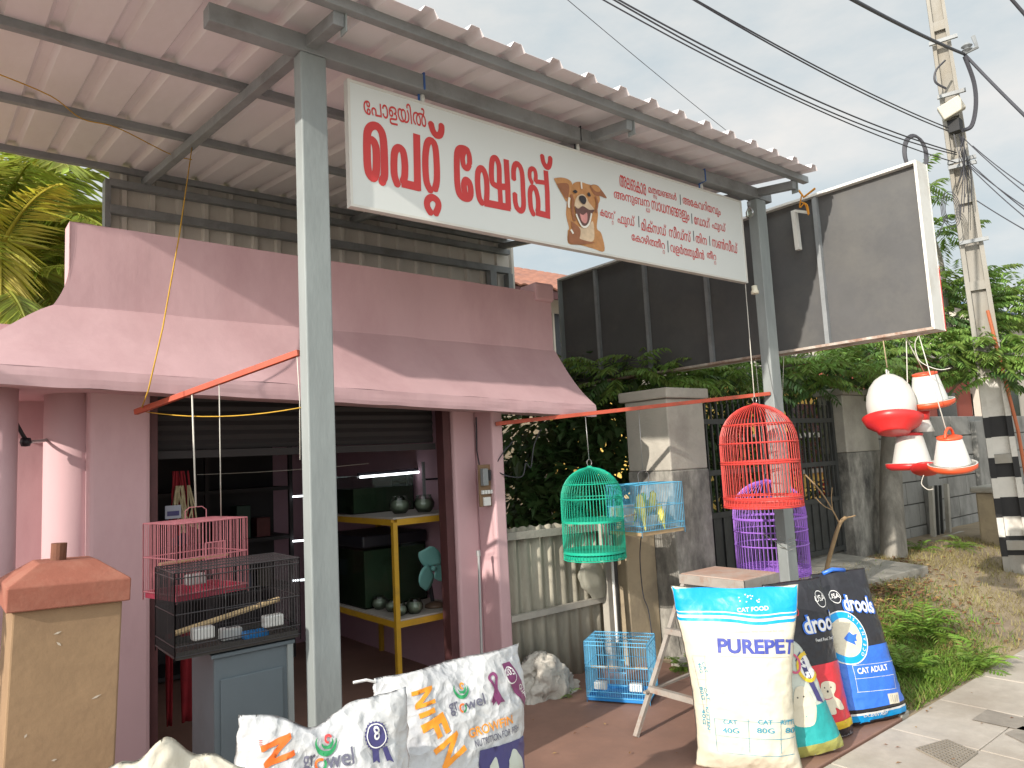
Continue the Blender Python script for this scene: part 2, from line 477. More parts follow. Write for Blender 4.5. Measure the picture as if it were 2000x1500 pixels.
for y, x0 in ((2.58, .33), (3.73, -1.05), (4.80, -1.05), (5.94, -1.05)):
    cparent(MB().box(x0, y - .022, rz(y) + .030, 4.90, y + .022, rz(y) + .076).build('purlin', M_galv2, bevel=.003))
# trapezoidal sheet, ribs run down the slope
prof = []
x = -1.05 - 0.06; pitch = 0.2415
xs0 = 1.628 - pitch * 12
k = 0
while True:
    c = xs0 + k * pitch
    if c > 4.95: break
    for dx, dz in ((-.045, 0), (-.022, .034), (.022, .034), (.045, 0)):
        if -1.06 < c + dx < 4.93: prof.append((c + dx, dz))
    k += 1
mb = MB(); vs = []; fs = []
ny = 6
for i, (x, dz) in enumerate(prof):
    y0 = 2.44 if x > .29 else 3.2
    for j in range(ny + 1):
        y = y0 + (6.16 - y0) * j / ny
        vs.append((x, y + (0.004 * noise.noise(Vector((x * 2, 0, 3))) if j == 0 else 0), rz(y) + .078 + dz))
    if i:
        for j in range(ny): fs.append(((i - 1) * (ny + 1) + j, i * (ny + 1) + j, i * (ny + 1) + j + 1, (i - 1) * (ny + 1) + j + 1))
sh = mb.add(vs, fs).build('roof_sheet', M_sheet); solid(sh, .0025); cparent(sh)
for x in (1.52, 2.4, 3.1, 3.9):
    pass
# short plates where the rafters meet the outer purlin
for x in (XL - .01, 3.05, XR - .01):
    cparent(MB().box(x + .0255, 2.590, rz(2.6) - .05, x + .0315, 2.64, rz(2.6) + .06).build('gusset', M_galv))

# corrugated closing wall behind the parapet
M_wallsheet = mat('weathered_sheet', (0.70, 0.665, 0.61), 0.6, 0.12, 2, 0.05, 30, stain=(0.54, 0.50, 0.45), sscale=2, samt=0.5, stretch=(1, 1, 0.2))
sw = thing('sheet_metal_wall', 'corrugated sheet wall closing the gap between parapet and canopy roof', 'wall', (2.9, 6.0, 2.2))
def rel(o, par): o.parent = par; o.matrix_parent_inverse = par.matrix_world.inverted(); return o
mb = MB(); vs = []; fs = []; n = 0
x = 1.04
pr = []
while x < 4.86:
    for dx, dy in ((0, 0), (.07, 0), (.085, -.028), (.115, -.028), (.13, 0)): pr.append((x + dx, dy))
    x += .2
for i, (x, dy) in enumerate(pr):
    vs += [(x, 6.02 + dy, 2.2), (x, 6.02 + dy, rz(6.0) + .075)]
    if i: fs.append((2 * i - 2, 2 * i, 2 * i + 1, 2 * i - 1))
o = mb.add(vs, fs).build('cladding', M_wallsheet); solid(o, .003); rel(o, sw)
rel(MB().box(1.03, 5.93, rz(6) - .30, 4.86, 5.985, rz(6) - .235).build('rail', M_galv2), sw)
rel(MB().box(1.03, 5.93, rz(6) - .09, 4.86, 5.985, rz(6) - .035).build('rail', M_galv2), sw)
rel(MB().box(1.0, 5.94, 2.2, 1.04, 6.05, rz(6) - .04).build('corner_post', M_galv2), sw)
rel(MB().box(4.56, 5.90, 2.2, 4.64, 5.98, rz(6) - .31).build('stud', M_galv2), sw)
rel(MB().box(4.80, 5.90, 2.2, 4.86, 5.985, rz(6) - .31).build('stud', M_galv2), sw)

# ================================================================== PINK SHOP
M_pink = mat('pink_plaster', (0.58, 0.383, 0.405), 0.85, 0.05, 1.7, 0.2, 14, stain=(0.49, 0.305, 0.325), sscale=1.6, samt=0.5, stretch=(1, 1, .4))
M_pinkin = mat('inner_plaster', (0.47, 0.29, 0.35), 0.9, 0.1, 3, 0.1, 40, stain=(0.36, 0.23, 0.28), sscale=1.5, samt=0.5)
M_blackin = mat('dim_interior', (0.05, 0.045, 0.05), 0.9, 0.2, 3)
shop = thing('pet_shop_building', 'small pink plastered pet shop with a sloping concrete awning over its open front', 'shop', (1.8, 4.0, 0))
YW = 4.0
mb = MB()
mb.box(.615, YW, -.004, .885, YW + .2, 2.35)           # left of the door
mb.box(2.715, YW, -.004, 2.899, YW + .2, 2.35)          # right of the door
mb.box(.885, YW + .002, 2.12, 2.715, YW + .198, 2.349)
rel(mb.build('wall', M_pink, bevel=.02), shop)
rel(MB().box(2.90, 3.82, -.004, 2.99, YW + .2, 1.93).build('pilaster', M_pink, bevel=.012), shop)
rel(MB().box(.62, YW + .2, -.004, .78, 6.6, 2.35).build('side_wall', M_pink, bevel=.012), shop)
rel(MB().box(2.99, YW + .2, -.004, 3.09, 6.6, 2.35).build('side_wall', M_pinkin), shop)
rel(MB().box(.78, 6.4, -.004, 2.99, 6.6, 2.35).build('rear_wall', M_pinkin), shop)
rel(MB().box(-1.6, 4.62, -.004, .615, 4.8, 2.35).build('set_back_wall', M_pink), shop)
rel(MB().box(.63, YW + .13, 2.352, 3.60, 6.6, 2.40).build('roof_slab', M_conc), shop)
# the set-back wall carries a round edged pier and a square pier under the eave
mb = MB(); mb.lathe([(.125, 0), (.125, 2.3)], 18, Matrix.Translation((.575, 4.22, 0))); rel(mb.build('rounded_pier', M_pink, smooth=True), shop)
rel(MB().lathe([(.085, -.004), (.085, 2.0)], 24, Matrix.Translation((.24, 3.94, 0))).build('pier', M_pink, smooth=True), shop)
# parapet
def par_fn(u, v):
    x = .52 + (3.64 - .52) * u
    z = 2.27 + (2.76 - .035 * u - 2.27) * v
    return Vector((x, YW - .01 + .006 * noise.noise(Vector((x * 3, z * 3, 2))), z))
mb = MB().grid(par_fn, 60, 8)
mb.grid(lambda u, v: Vector((.52 + 3.12 * u, YW - .01 + .14 * v, 2.76 - .035 * u + .004 * noise.noise(Vector((u * 30, v, 0))))), 60, 3)
mb.add([(.52, YW - .01, 2.33), (.52, YW + .13, 2.33), (.52, YW + .13, 2.76), (.52, YW - .01, 2.76)], [(0, 1, 2, 3)])
mb.add([(3.64, YW - .01, 2.33), (3.64, YW + .13, 2.33), (3.64, YW + .13, 2.725), (3.64, YW - .01, 2.725)], [(3, 2, 1, 0)])
mb.add([(.52, YW + .13, 2.3), (3.64, YW + .13, 2.3), (3.64, YW + .13, 2.725), (.52, YW + .13, 2.76)], [(0, 1, 2, 3)])
rel(mb.build('parapet', M_pink, smooth=False), shop)
mb = MB().box(3.48, YW - .035, 2.66, 3.66, YW + .16, 2.80); rel(mb.build('parapet_block', M_pink, bevel=.02), shop)
# awning: front slope and hipped left end, both a little hollow; a thick lip
def awn(x):   # ridge z, top of lip z, bottom of lip z at this x
    k = (x - .25) / 3.4
    return 2.352 - .05 * k, 1.995 - .145 * k, 1.912 - .140 * k
YF = 3.60
def ridge_x(v): return .47 - .45 * v
mb = MB()
def slope_fn(u, v):
    xl = .47 - .47 * v ** .8; x = xl + (3.655 - xl) * u
    zr_, zl, zb = awn(max(x, .0))
    w = v + .09 * math.sin(math.pi * v)      # hollow curve
    return Vector((x, YW - .005 - (YW - .005 - YF) * v, zr_ + (zl - zr_) * min(1, w) + .005 * noise.noise(Vector((x * 4, v * 3, 7)))))
mb.grid(slope_fn, 60, 12)
def lip_fn(u, v):
    x = u * 3.655; zr_, zl, zb = awn(x)
    return Vector((x, YF - .004 * math.sin(math.pi * v) + .004 * noise.noise(Vector((x * 5, v * 2, 4))), zl + (zb - zl) * v + .006 * noise.noise(Vector((x * 6, 1, v))) * v))
mb.grid(lip_fn, 80, 4)
mb.grid(lambda u, v: Vector((u * 3.655, YF + (YW + .02 - YF) * v, awn(u * 3.655)[2] + .03 * v)), 40, 2)   # underside
# right end
zr_, zl, zb = awn(3.655)
mb.add([(3.655, YW, zr_), (3.655, YF, zl), (3.655, YF, zb), (3.655, YW, zb + .03), (3.655, YW - .18, zl + (zr_ - zl) * .36)], [(0, 4, 3), (4, 1, 2, 3)])
# left hip
def hip_fn(u, v):
    y = YW - .005 - (YW - .005 - YF) * v + u * (.9 + .4 * v); x = .47 - .47 * v ** .8
    zr_, zl, zb = awn(max(x, 0)); w = v + .09 * math.sin(math.pi * v)
    return Vector((x, y, zr_ + (zl - zr_) * min(1, w)))
mb.grid(hip_fn, 10, 12)
mb.add([(0, YF, awn(0)[1]), (0, 5.3, awn(0)[1]), (0, 5.3, awn(0)[2]), (0, YF, awn(0)[2])], [(0, 1, 2, 3)])
mb.add([(0, YF, awn(0)[2]), (0, 5.3, awn(0)[2]), (.7, 5.3, awn(0)[2] + .03), (.7, YF, awn(0)[2] + .005)], [(0, 1, 2, 3)])
rel(mb.build('awning', M_pink, clean=True), shop)
# curved left end of the parapet flaring into the hip
def curl(u, v):
    z = 2.76 - .44 * v; x = .519 - .075 * max(0, (v - .5) / .5) ** 2
    return Vector((x + .01 * u, YW - .011 + .15 * u, z))
mb = MB().grid(curl, 3, 16)
mb.grid(lambda u, v: Vector((.519 - .075 * max(0, (v - .5) / .5) ** 2 + u * (.004 + .075 * max(0, (v - .5) / .5) ** 2), YW - .0115, 2.76 - .44 * v)), 3, 16)
rel(mb.build('parapet_return', M_pink, smooth=True), shop)
M_maroon = mat('maroon_paint', (0.085, 0.03, 0.032), 0.6, 0.2, 8, 0.1, 40)
for x0, x1 in ((2.655, 2.714), (.886, .925)): rel(MB().box(x0, YW + .03, 0, x1, YW + .12, 2.11).build('door_frame', M_maroon, bevel=.004), shop)
M_shut = mat('shutter_steel', (0.022, 0.018, 0.019), 0.65, 0.15, 3, 0.05, 30)
mb = MB()
for i in range(9):
    z = 2.11 - i * .052
    mb.add([(.926, YW + .16, z), (2.654, YW + .16, z), (2.654, YW + .15, z - .026), (.926, YW + .15, z - .026), (.926, YW + .16, z - .051), (2.654, YW + .16, z - .051)], [(0, 1, 2, 3), (3, 2, 5, 4)])
o = mb.build('rolling_shutter', M_shut); solid(o, .004); rel(o, shop)
rel(MB().box(.926, YW + .125, 2.11 - 9 * .052 - .045, 2.654, YW + .175, 2.11 - 9 * .052 - .004).build('shutter_rail', M_shut), shop)

# ------------------------------------------------ brown gate pillar at the left
M_brown = mat('ochre_plaster', (0.30, 0.195, 0.11), 0.85, 0.14, 3, 0.15, 40, stain=(0.23, 0.145, 0.085), sscale=1.6, samt=0.6)
M_terra = mat('terracotta_paint', (0.28, 0.095, 0.062), 0.8, 0.1, 4, 0.15, 50, stain=(0.36, 0.16, 0.11), sscale=5, samt=0.35)
pil = thing('gate_pillar', 'ochre brown gate pillar with terracotta cap and a stub of pipe on top', 'gate pillar', (.340, 2.98, 0), roll=R_(2.2))
PM = pil.matrix_world.copy()
mb = MB().box(-.155, -.155, -.004, .155, .17, 1.10); mb.build('shaft', M_brown, pil, bevel=.006)
w = .175; t = .085
mb = MB(); mb.add([(-w, -w, 1.1), (w, -w, 1.1), (w, w, 1.1), (-w, w, 1.1), (-w, -w, 1.175), (w, -w, 1.175), (w, w, 1.175), (-w, w, 1.175), (-t, -t, 1.238), (t, -t, 1.238), (t, t, 1.238), (-t, t, 1.238)],
   [(3, 2, 1, 0), (0, 1, 5, 4), (1, 2, 6, 5), (2, 3, 7, 6), (3, 0, 4, 7), (4, 5, 9, 8), (5, 6, 10, 9), (6, 7, 11, 10), (7, 4, 8, 11), (8, 9, 10, 11)])
mb.build('cap', M_terra, pil, bevel=.004)
M_rust = mat('rusty_steel', (0.16, 0.062, 0.035), 0.8, 0.25, 9, 0.25, 60)
MB().tube([(-.02, 0, 1.22), (-.02, 0, 1.295)], .024, 14).build('pipe_stub', M_rust, pil, smooth=False)
# white scuffs and chips on the pillar face
M_scuff = mat('scuffed_lime', (0.50, 0.43, 0.35), 0.9)
for sx_, sz_, a_, L_ in ((-.03, 1.02, .3, .012), (-.025, .985, -.8, .010), (.09, .80, .35, .016), (-.02, .63, .1, .008), (.01, .58, .2, .006), (.12, .52, -.4, .008), (-.10, .72, 1.1, .007)):
    c_, s_ = math.cos(a_), math.sin(a_); y_ = -.1562
    MB().add([(sx_ - c_ * L_, y_, sz_ - s_ * L_), (sx_ + s_ * .003, y_, sz_ - c_ * .004), (sx_ + c_ * L_, y_, sz_ + s_ * L_), (sx_ - s_ * .004, y_, sz_ + c_ * .003)], [(0, 1, 2, 3)]).build('paint_chip', M_scuff, pil)
for sx_, sz_ in ((-.02, 1.215), (.03, 1.21)):
    MB().add([(sx_, -.1215, 1.198), (sx_ + .006, -.1215, 1.198), (sx_ + .004, -.098, 1.222), (sx_ - .002, -.098, 1.222)], [(0, 1, 2, 3)]).build('paint_chip', M_scuff, pil)

# ================================================================== COMPOUND: fence, pillars, gate, block wall
M_asb = mat('asbestos_sheet', (0.36, 0.335, 0.27), 0.9, 0.14, 4, 0.2, 60, stain=(0.17, 0.155, 0.12), sscale=2.2, samt=0.6, stretch=(1, 1, 0.25))
fn = thing('sheet_fence', 'weathered corrugated sheet fence running from the pink wall to the concrete pillar', 'fence', (3.5, 3.9, 0))
def fence_line(t): return Vector((3.0 + (3.96 - 3.0) * t, 3.885 - .015 * t, 0))
mb = MB(); vs = []; fs = []; N_ = 90
for i in range(N_ + 1):
    p = fence_line(i / N_); off = .016 * math.sin(i / N_ * 2 * math.pi * 9)
    top = 1.05 - .02 * (i / N_) + .006 * math.sin(i * .9)
    vs += [(p.x + off * .3, p.y + off, -.03), (p.x + off * .3, p.y + off, top)]
    if i: fs.append((2 * i - 2, 2 * i, 2 * i + 1, 2 * i - 1))
o = mb.add(vs, fs).build('sheet', M_asb, smooth=True); solid(o, .006); rel(o, fn)
a, b = fence_line(0), fence_line(1); up_ = Vector((0, -.035, 0))
rel(MB().bar(a + up_ + Vector((0, 0, .47)), b + up_ + Vector((0, 0, .47)), .03, .04).build('rail', M_conc_l), fn)
rel(MB().bar(a + up_ + Vector((0, 0, 1.00)), b + up_ + Vector((0, 0, .98)), .025, .05).build('rail', M_conc), fn)
rel(MB().bar(Vector((3.86, 3.80, 0)), Vector((3.86, 3.80, 1.06)), .06, .06).build('post', M_conc_l, bevel=.005), fn)

# tan plastered wall stub and the tall pillar
M_tan = mat('tan_plaster', (0.43, 0.35, 0.235), 0.9, 0.1, 3, 0.2, 50, stain=(0.24, 0.2, 0.15), sscale=2.2, samt=0.45)
ts = MB().box(3.97, 3.70, -.03, 4.295, 3.84, 1.12).build('plaster_wall', M_tan, bevel=.012)
tag(ts, 'tan plastered wall stub between the sheet fence and the tall concrete pillar', 'wall')
bp = thing('concrete_pillar', 'tall square concrete gate pillar with dark mouldy lower half and pale cap beside the fence', 'gate pillar', (4.52, 3.72, 0))
rel(MB().box(4.3, 3.5, -.03, 4.75, 3.93, 1.36).build('lower_shaft', M_conc_d, bevel=.01), bp)
rel(MB().box(4.305, 3.505, 1.362, 4.745, 3.925, 1.90).build('upper_shaft', M_conc_l, bevel=.01), bp)
rel(MB().box(4.27, 3.47, 1.902, 4.78, 3.96, 1.98).build('cap', M_conc_l, bevel=.012), bp)
bp2 = thing('concrete_pillar', 'wide grey concrete gate pillar with leaf shadows, right of the dark gate', 'gate pillar', (7.45, 3.9, .3))
rel(MB().box(7.42, 3.74, .2, 8.16, 4.02, 1.40).build('lower_shaft', M_conc_d, bevel=.01), bp2)
rel(MB().box(7.425, 3.745, 1.402, 8.155, 4.015, 2.0).build('upper_shaft', M_conc_l, bevel=.01), bp2)
rel(MB().box(7.39, 3.71, 2.002, 8.2, 4.05, 2.07).build('cap', M_conc, bevel=.012), bp2)

M_iron = mat('black_iron', (0.035, 0.037, 0.036), 0.55, 0.3, 8, 0.1, 40)
gt = thing('iron_gate', 'black iron double gate with upright bars between the concrete pillars', 'gate', (6.0, 3.85, .36))
for s, (x0, x1) in enumerate(((4.80, 6.06), (6.10, 7.38))):
    mb = MB()
    for z in (.42, .92, 1.28, 1.72): mb.box(x0, 3.83, z, x1, 3.87, z + .045)
    mb.box(x0, 3.828, .40, x0 + .045, 3.872, 1.95).box(x1 - .045, 3.828, .40, x1, 3.872, 1.95)
    lf = mb.build('gate_leaf', M_iron); rel(lf, gt)
    mb = MB(); n = 15
    for i in range(1, n):
        x = x0 + (x1 - x0) * i / n
        mb.box(x - .009, 3.84, .965, x + .009, 3.858, 1.90)
        mb.add([(x - .014, 3.849, 1.90), (x + .014, 3.849, 1.90), (x, 3.849, 1.98), (x, 3.84, 1.92), (x, 3.858, 1.92)], [(0, 3, 2), (3, 1, 2), (1, 4, 2), (4, 0, 2)])
    b_ = mb.build('bars', M_iron); b_.parent = lf
    mb = MB(); mb.box(x0 + .045, 3.846, .466, x1 - .045, 3.852, .918); 
    for i in range(1, 9): mb.box(x0 + (x1 - x0) * i / 9 - .008, 3.832, .47, x0 + (x1 - x0) * i / 9 + .008, 3.845, .915)
    q = mb.build('sheet_panel', M_iron); q.parent = lf
mb = MB(); mb.lathe([(0, 0), (.022, .01), (.03, .03), (.022, .05), (0, .06)], 12, Matrix.Translation((6.2, 3.80, .93)))
rel(mb.build('knob', mat('brass', (.5, .36, .12), .35, .1, metal=.8), smooth=True), gt)

M_block = mat('grey_block', (0.29, 0.285, 0.27), 0.95, 0.12, 5, 0.3, 60, stain=(0.12, 0.118, 0.11), sscale=2.4, samt=0.5, stretch=(1, 1, .5))
bw = thing('boundary_wall', 'grey concrete block boundary wall with dark joints beside the roadside tree', 'wall', (10, 4.1, .3))
mb = MB(); bh = .27
for r in range(6):
    for c in range(14):
        x0 = 8.05 + c * .62 + (.31 if r % 2 else 0); z0 = .18 + r * bh
        mb.box(x0, 4.0 + .006 * noise.noise(Vector((r, c, 0))), z0, x0 + .608, 4.2, z0 + bh - .012)
rel(mb.build('blocks', M_block, bevel=.008), bw)
rel(MB().box(8.04, 4.03, .15, 17, 4.17, 1.79).build('mortar', mat('dark_mortar', (.1, .098, .09), .95)), bw)
pr_ = MB().box(9.75, 3.93, .2, 10.1, 4.0, 1.72).box(11.5, 3.93, .2, 11.9, 4.0, 1.72); rel(pr_.build('pier', M_block, bevel=.01), bw)
# barred opening frame and slab leaning on the wall
ww = thing('window_frame', 'narrow dark barred concrete frame standing against the boundary wall', 'window frame', at_y(1838, 1010, 3.86))
p0 = at_y(1822, 955, 3.86); p1 = at_y(1850, 1068, 3.86)
mb = MB()
for px, py0, py1 in ((1818, 950, 1075), (1848, 945, 1070)):
    mb.bar(at_y(px, py0, 3.86), at_y(px + 7, py1, 3.86), .045, .06)
mb.bar(at_y(1825, 1075, 3.86), at_y(1857, 1070, 3.86), .05, .06)
rel(mb.build('frame', M_conc_l), ww)
mb = MB()
for px in (1830, 1838): mb.bar(at_y(px - 2, 948, 3.87), at_y(px + 4, 1072, 3.87), .03, .02)
rel(mb.build('bars', M_iron), ww)
sl_ = MB().box(-.33, -.05, -.12, .33, .05, .30).build('concrete_slab', M_conc_l, bevel=.02)
sl_.location = at_y(1873, 1110, 3.75) + Vector((0, 0, .12)); sl_.rotation_euler = (R_(-6), 0, R_(3)); tag(sl_, 'pale concrete slab leaning at the foot of the boundary wall', 'slab')
lp = thing('stone_post', 'low stained stone post lit by the sun beside the striped utility pole', 'post', at_y(1975, 1100, 2.9))
c = at_y(1972, 1110, 3.1); 
rel(MB().box(c.x - .24, c.y - .18, gz(c.x, c.y) - .1, c.x + .24, c.y + .18, .86).build('shaft', M_tan, bevel=.02), lp)
rel(MB().box(c.x - .28, c.y - .22, .862, c.x + .28, c.y + .22, .93).build('cap', M_conc_l, bevel=.02), lp)

# ================================================================== BLACK-BACKED SIGN BOX (seen from behind)
XS = 5.05
M_blk = mat('dull_black_sheet', (0.085, 0.085, 0.087), 0.7, 0.1, 3, 0.06, 30, stain=(0.115, 0.112, 0.106), sscale=2, samt=0.45)
M_white = mat('white_paint', (0.72, 0.71, 0.67), 0.5, 0.05, 4, 0.05, 40, stain=(0.52, 0.49, 0.43), sscale=3, samt=0.3)
M_redv = mat('red_vinyl', (0.62, 0.035, 0.03), 0.45, 0.08, 4)
bs = thing('signboard_box', 'large signboard seen from behind, black backing sheet in a rusty white frame', 'signboard', (XS, 3.6, 2.2))
y0, y1, z0, z1 = 1.90, 5.42, 2.20, 3.335
rel(MB().box(XS + .05, y0 + .012, z0 + .012, XS + .058, y1, z1 - .012).build('backing_sheet', M_blk), bs)
M_rustw = mat('rusted_white_steel', (0.50, 0.46, 0.41), 0.7, 0.15, 6, 0.2, 50, stain=(0.22, 0.08, 0.035), sscale=7, samt=0.62)
rel(MB().box(XS, y0, z0, XS + .13, y1, z0 + .018).build('bottom_rail', M_rustw), bs)
rel(MB().box(XS, y0, z1 - .018, XS + .13, y1, z1).build('top_rail', M_white), bs)
rel(MB().box(XS + .002, y0 - .006, z0 + .002, XS + .16, y0 + .012, z1 - .002).build('end_panel', M_white), bs)
rel(MB().box(XS, y1 - .02, z0 + .018, XS + .13, y1, z1 - .018).build('end_panel', M_galv), bs)
rel(MB().box(XS + .162, y0 - .008, z0 - .001, XS + .172, y1, z1 + .001).build('face_sheet', M_white), bs)
rel(MB().box(XS + .1735, y0 - .009, z0 - .002, XS + .178, 2.9, z0 + .44).build('red_stripe', M_redv), bs)
rel(MB().box(XS + .161, y0 - .0095, z0 + .01, XS + .1735, y0 - .0082, z0 + .42).build('red_edge', M_redv), bs)
for py in (2.62, 3.05, 3.62, 4.28, 4.9):
    rel(MB().box(XS + .012, py - .016, z0 + .019, XS + .048, py + .016, z1 - .019).build('rib', M_galv2), bs)
# white strut bolted to the back
mb = MB().bar(at_x(1551, 412, XS - .02), at_x(1560, 488, XS - .02), .045, .03).bar(at_x(1553, 412, XS - .025), at_x(1577, 415, XS - .025), .02, .02)
rel(mb.build('strut', M_white), bs)

# ================================================================== UTILITY POLE
M_upole = mat('pole_concrete', (0.315, 0.30, 0.27), 0.9, 0.1, 5, 0.3, 50, stain=(0.28, 0.25, 0.2), sscale=3, samt=0.4, stretch=(1, 1, .4))
pb = at_d(1990, 1100, 7.2); pb.z = gz(pb.x, pb.y) - .05
pt = at_d(1826, 0, 7.2); axis = (pt - pb); ptop = pb + axis * 1.28
up = thing('utility_pole', 'tall leaning concrete utility pole with black and white bands near its foot', 'utility pole', pb)
adir = axis.normalized()
# wide side faces the camera roughly: build in a local frame
wx = Vector((.34, -.94, 0)); wx = (wx - adir * wx.dot(adir)).normalized(); wy = adir.cross(wx)
LEN = axis.length * 1.28
def pole_pt(a, b, t): return pb + adir * (t * LEN) + wx * a + wy * b
def wid(t): return .132 - .075 * t
def pole_strip(mb, a0, a1, b0, b1, t0, t1, n=1):
    for i in range(n):
        ta = t0 + (t1 - t0) * i / n; tb = t0 + (t1 - t0) * (i + 1) / n
        vs = []
        for t in (ta, tb):
            k = wid(t)
            for a, b in ((a0, b0), (a1, b0), (a1, b1), (a0, b1)): vs.append(pole_pt(a * k, b, t))
        mb.add(vs, [(3, 2, 1, 0), (4, 5, 6, 7), (0, 1, 5, 4), (1, 2, 6, 5), (2, 3, 7, 6), (3, 0, 4, 7)])
mb = MB()
pole_strip(mb, -1, -.62, -.075, .075, 0, 1, 12); pole_strip(mb, .62, 1, -.075, .075, 0, 1, 12); pole_strip(mb, -.61, .61, -.03, .03, 0, 1, 12)
for t in np.linspace(.04, .97, 9): pole_strip(mb, -.63, .63, -.07, .07, t, t + .012)
rel(mb.build('shaft', M_upole), up)
M_bk = mat('black_band', (.02, .02, .022), .7, .2); M_wt = mat('white_band', (.62, .60, .56), .8, .08, 6, stain=(.45, .42, .37), sscale=5, samt=.4)
tt = lambda py: ((at_d(1950, py, 7.2).z - pb.z) / adir.z) / LEN
edges = [700, 815, 853, 892, 930, 968, 1006, 1044, 1082]
edges = [732, 812, 852, 891, 931, 970, 1008, 1046, 1084]
for i in range(len(edges) - 1):
    m_ = MB()
    for a0, a1 in ((-1.02, -.60), (.60, 1.02)):
        pole_strip(m_, a0, a1, -.078, .078, tt(edges[i + 1]), tt(edges[i]))
    pole_strip(m_, -.60, .60, -.033, .033, tt(edges[i + 1]), tt(edges[i]))
    rel(m_.build('white_band' if i % 2 == 0 else 'black_band', M_wt if i % 2 == 0 else M_bk), up)
M_cable = mat('black_cable', (.045, .045, .055), .6, .2)
M_redp = mat('red_conduit', (.42, .12, .05), .6, .1)
rel(MB().tube([pole_pt(.18, -.085, .005), pole_pt(.15, -.085, .2), pole_pt(.05, -.08, .36)], .016, 8).build('conduit', M_redp), up)
M_box = mat('cream_box', (.46, .43, .36), .5, .05, 5)
bxm = MB(); ctr = at_d(1858, 212, 7.0); rx = wx; 
Mb = Matrix.Translation(ctr) @ Matrix((( wx.x, wy.x, adir.x, 0), (wx.y, wy.y, adir.y, 0), (wx.z, wy.z, adir.z, 0), (0, 0, 0, 1))) @ Matrix.Rotation(R_(-20), 4, 'Y')
bxm.box(-.10, -.05, -.07, .10, .05, .07, Mb); rel(bxm.build('junction_box', M_box, bevel=.01), up)
mb = MB(); mb.box(-.05, -.05, -.06, .05, .05, .06, Matrix.Translation(at_d(1866, 247, 7.05)) ); rel(mb.build('clamp', M_bk), up)
for py in (78, 183, 312, 322, 470):
    q = at_d(1826 + .1536 * py + 4, py, 7.08); rel(MB().bar(q - wx * .12, q + wx * .12, .025, .035).build('cross_bracket', M_galv2), up)
mb = MB(); q = at_d(1880, 105, 7.0)
mb.tube([q, q + wx * .12 + Vector((0, 0, .02)), q + wx * .1 + Vector((0, 0, .14))], .02, 6).lathe([(.02, 0), (.05, .02), (.02, .04), (.05, .06), (.02, .09)], 10, Matrix.Translation(q + wx * .04))
rel(mb.build('insulator', M_galv2), up)
loop = smooth_path([at_d(1884, 110, 6.95), at_d(1902, 160, 6.95), at_d(1906, 205, 6.95), at_d(1898, 245, 6.95), at_d(1880, 255, 6.95)], 6)
rel(MB().tube(loop, .02, 6).build('drop_loop', M_cable), up)
loop = smooth_path([at_d(1846, 118, 6.98), at_d(1828, 138, 6.98), at_d(1827, 160, 6.98), at_d(1848, 173, 6.98)], 6)
rel(MB().tube(loop, .01, 6).build('drop_loop', M_cable), up)
mb = MB(); rnd = random.Random(5)
for i in range(9):
    a = at_d(1872 + rnd.uniform(-12, 12), 262 + rnd.uniform(0, 30), 6.98); b_ = at_d(1885 + rnd.uniform(-18, 14), 330 + rnd.uniform(0, 90), 6.98)
    mb.tube(smooth_path([a, (a + b_) / 2 + Vector((rnd.uniform(-.12, .12), 0, 0)), b_], 5), .0045, 4)
for i in range(4):
    c = at_d(1857, 410, 6.98); r0 = .08 + .02 * i
    mb.tube([c + Vector((r0 * .45 * math.cos(t), -r0 * .45 * math.cos(t), 1.3 * r0 * math.sin(t))) for t in np.linspace(0, 2 * math.pi, 16)], .004, 4)
rel(mb.build('wire_tangle', M_cable), up)
mb = MB()
for k in range(3):
    c = at_d(1790, 303, 6.9)
    mb.tube([c + Vector((.09 * math.cos(t), -.06 * math.cos(t), .185 * math.sin(t) + .01 * k)) - wx * (.008 * k) for t in np.linspace(0, 2 * math.pi, 26)], .011, 6)
coil = mb.build('cable_coil', M_cable, smooth=True); tag(coil, 'coil of thick black cable hanging from the wires left of the utility pole', 'cable coil')
# wires overhead
def wire(label, a, b, r, drop, g='overhead wires'):
    q = sag(a, b, drop, 20)
    if 'stay' not in label and 'twisted' not in label: q.append(q[-1] + (q[-1] - q[-2]) * 7)      # runs on past the edge of the view
    o = MB().tube(q, r, 5).build('overhead_wire', M_cable, smooth=True); return tag(o, label, 'wire', g)
A = lambda px, py, d: at_d(px, py, d)
wire('thick twisted black power cable passing the pole top, highest of the overhead wires', A(1884, 106, 7.0), A(1560, -60, 4.2), .014, .03)
wire('thick black power cable running down from the pole to the right edge', A(1884, 106, 7.0), A(2080, 300, 6.0), .014, .02)
wire('black wire reaching the top corner at the far right', A(1960, -20, 5.5), A(2060, 95, 5.5), .013, .0)
wire('upper wire of the close pair crossing the sky to the junction box', A(1852, 250, 7.0), A(1335, -14, 4.4), .0055, .05)
wire('lower wire of the close pair crossing the sky to the junction box', A(1852, 256, 7.0), A(1318, -22, 4.4), .0055, .06)
wire('uppermost of the three wires that end at the wire tangle', A(1868, 298, 7.0), A(1180, -16, 4.4), .006, .10)
wire('middle one of the three wires that end at the wire tangle', A(1868, 302, 7.0), A(1172, -16, 4.4), .0055, .13)
wire('lowest of the three wires that end at the wire tangle', A(1868, 318, 7.0), A(1150, -16, 4.4), .005, .10)
wire('thin single wire sloping across the pale sky down behind the roof edge', A(1500, 318, 7.4), A(1090, -16, 4.4), .0025, .02, 'thin house wires')
wire('thin wire from the pole down to the right edge below the bracket', A(1908, 392, 7.0), A(2040, 470, 6.0), .005, .01, 'thin house wires')
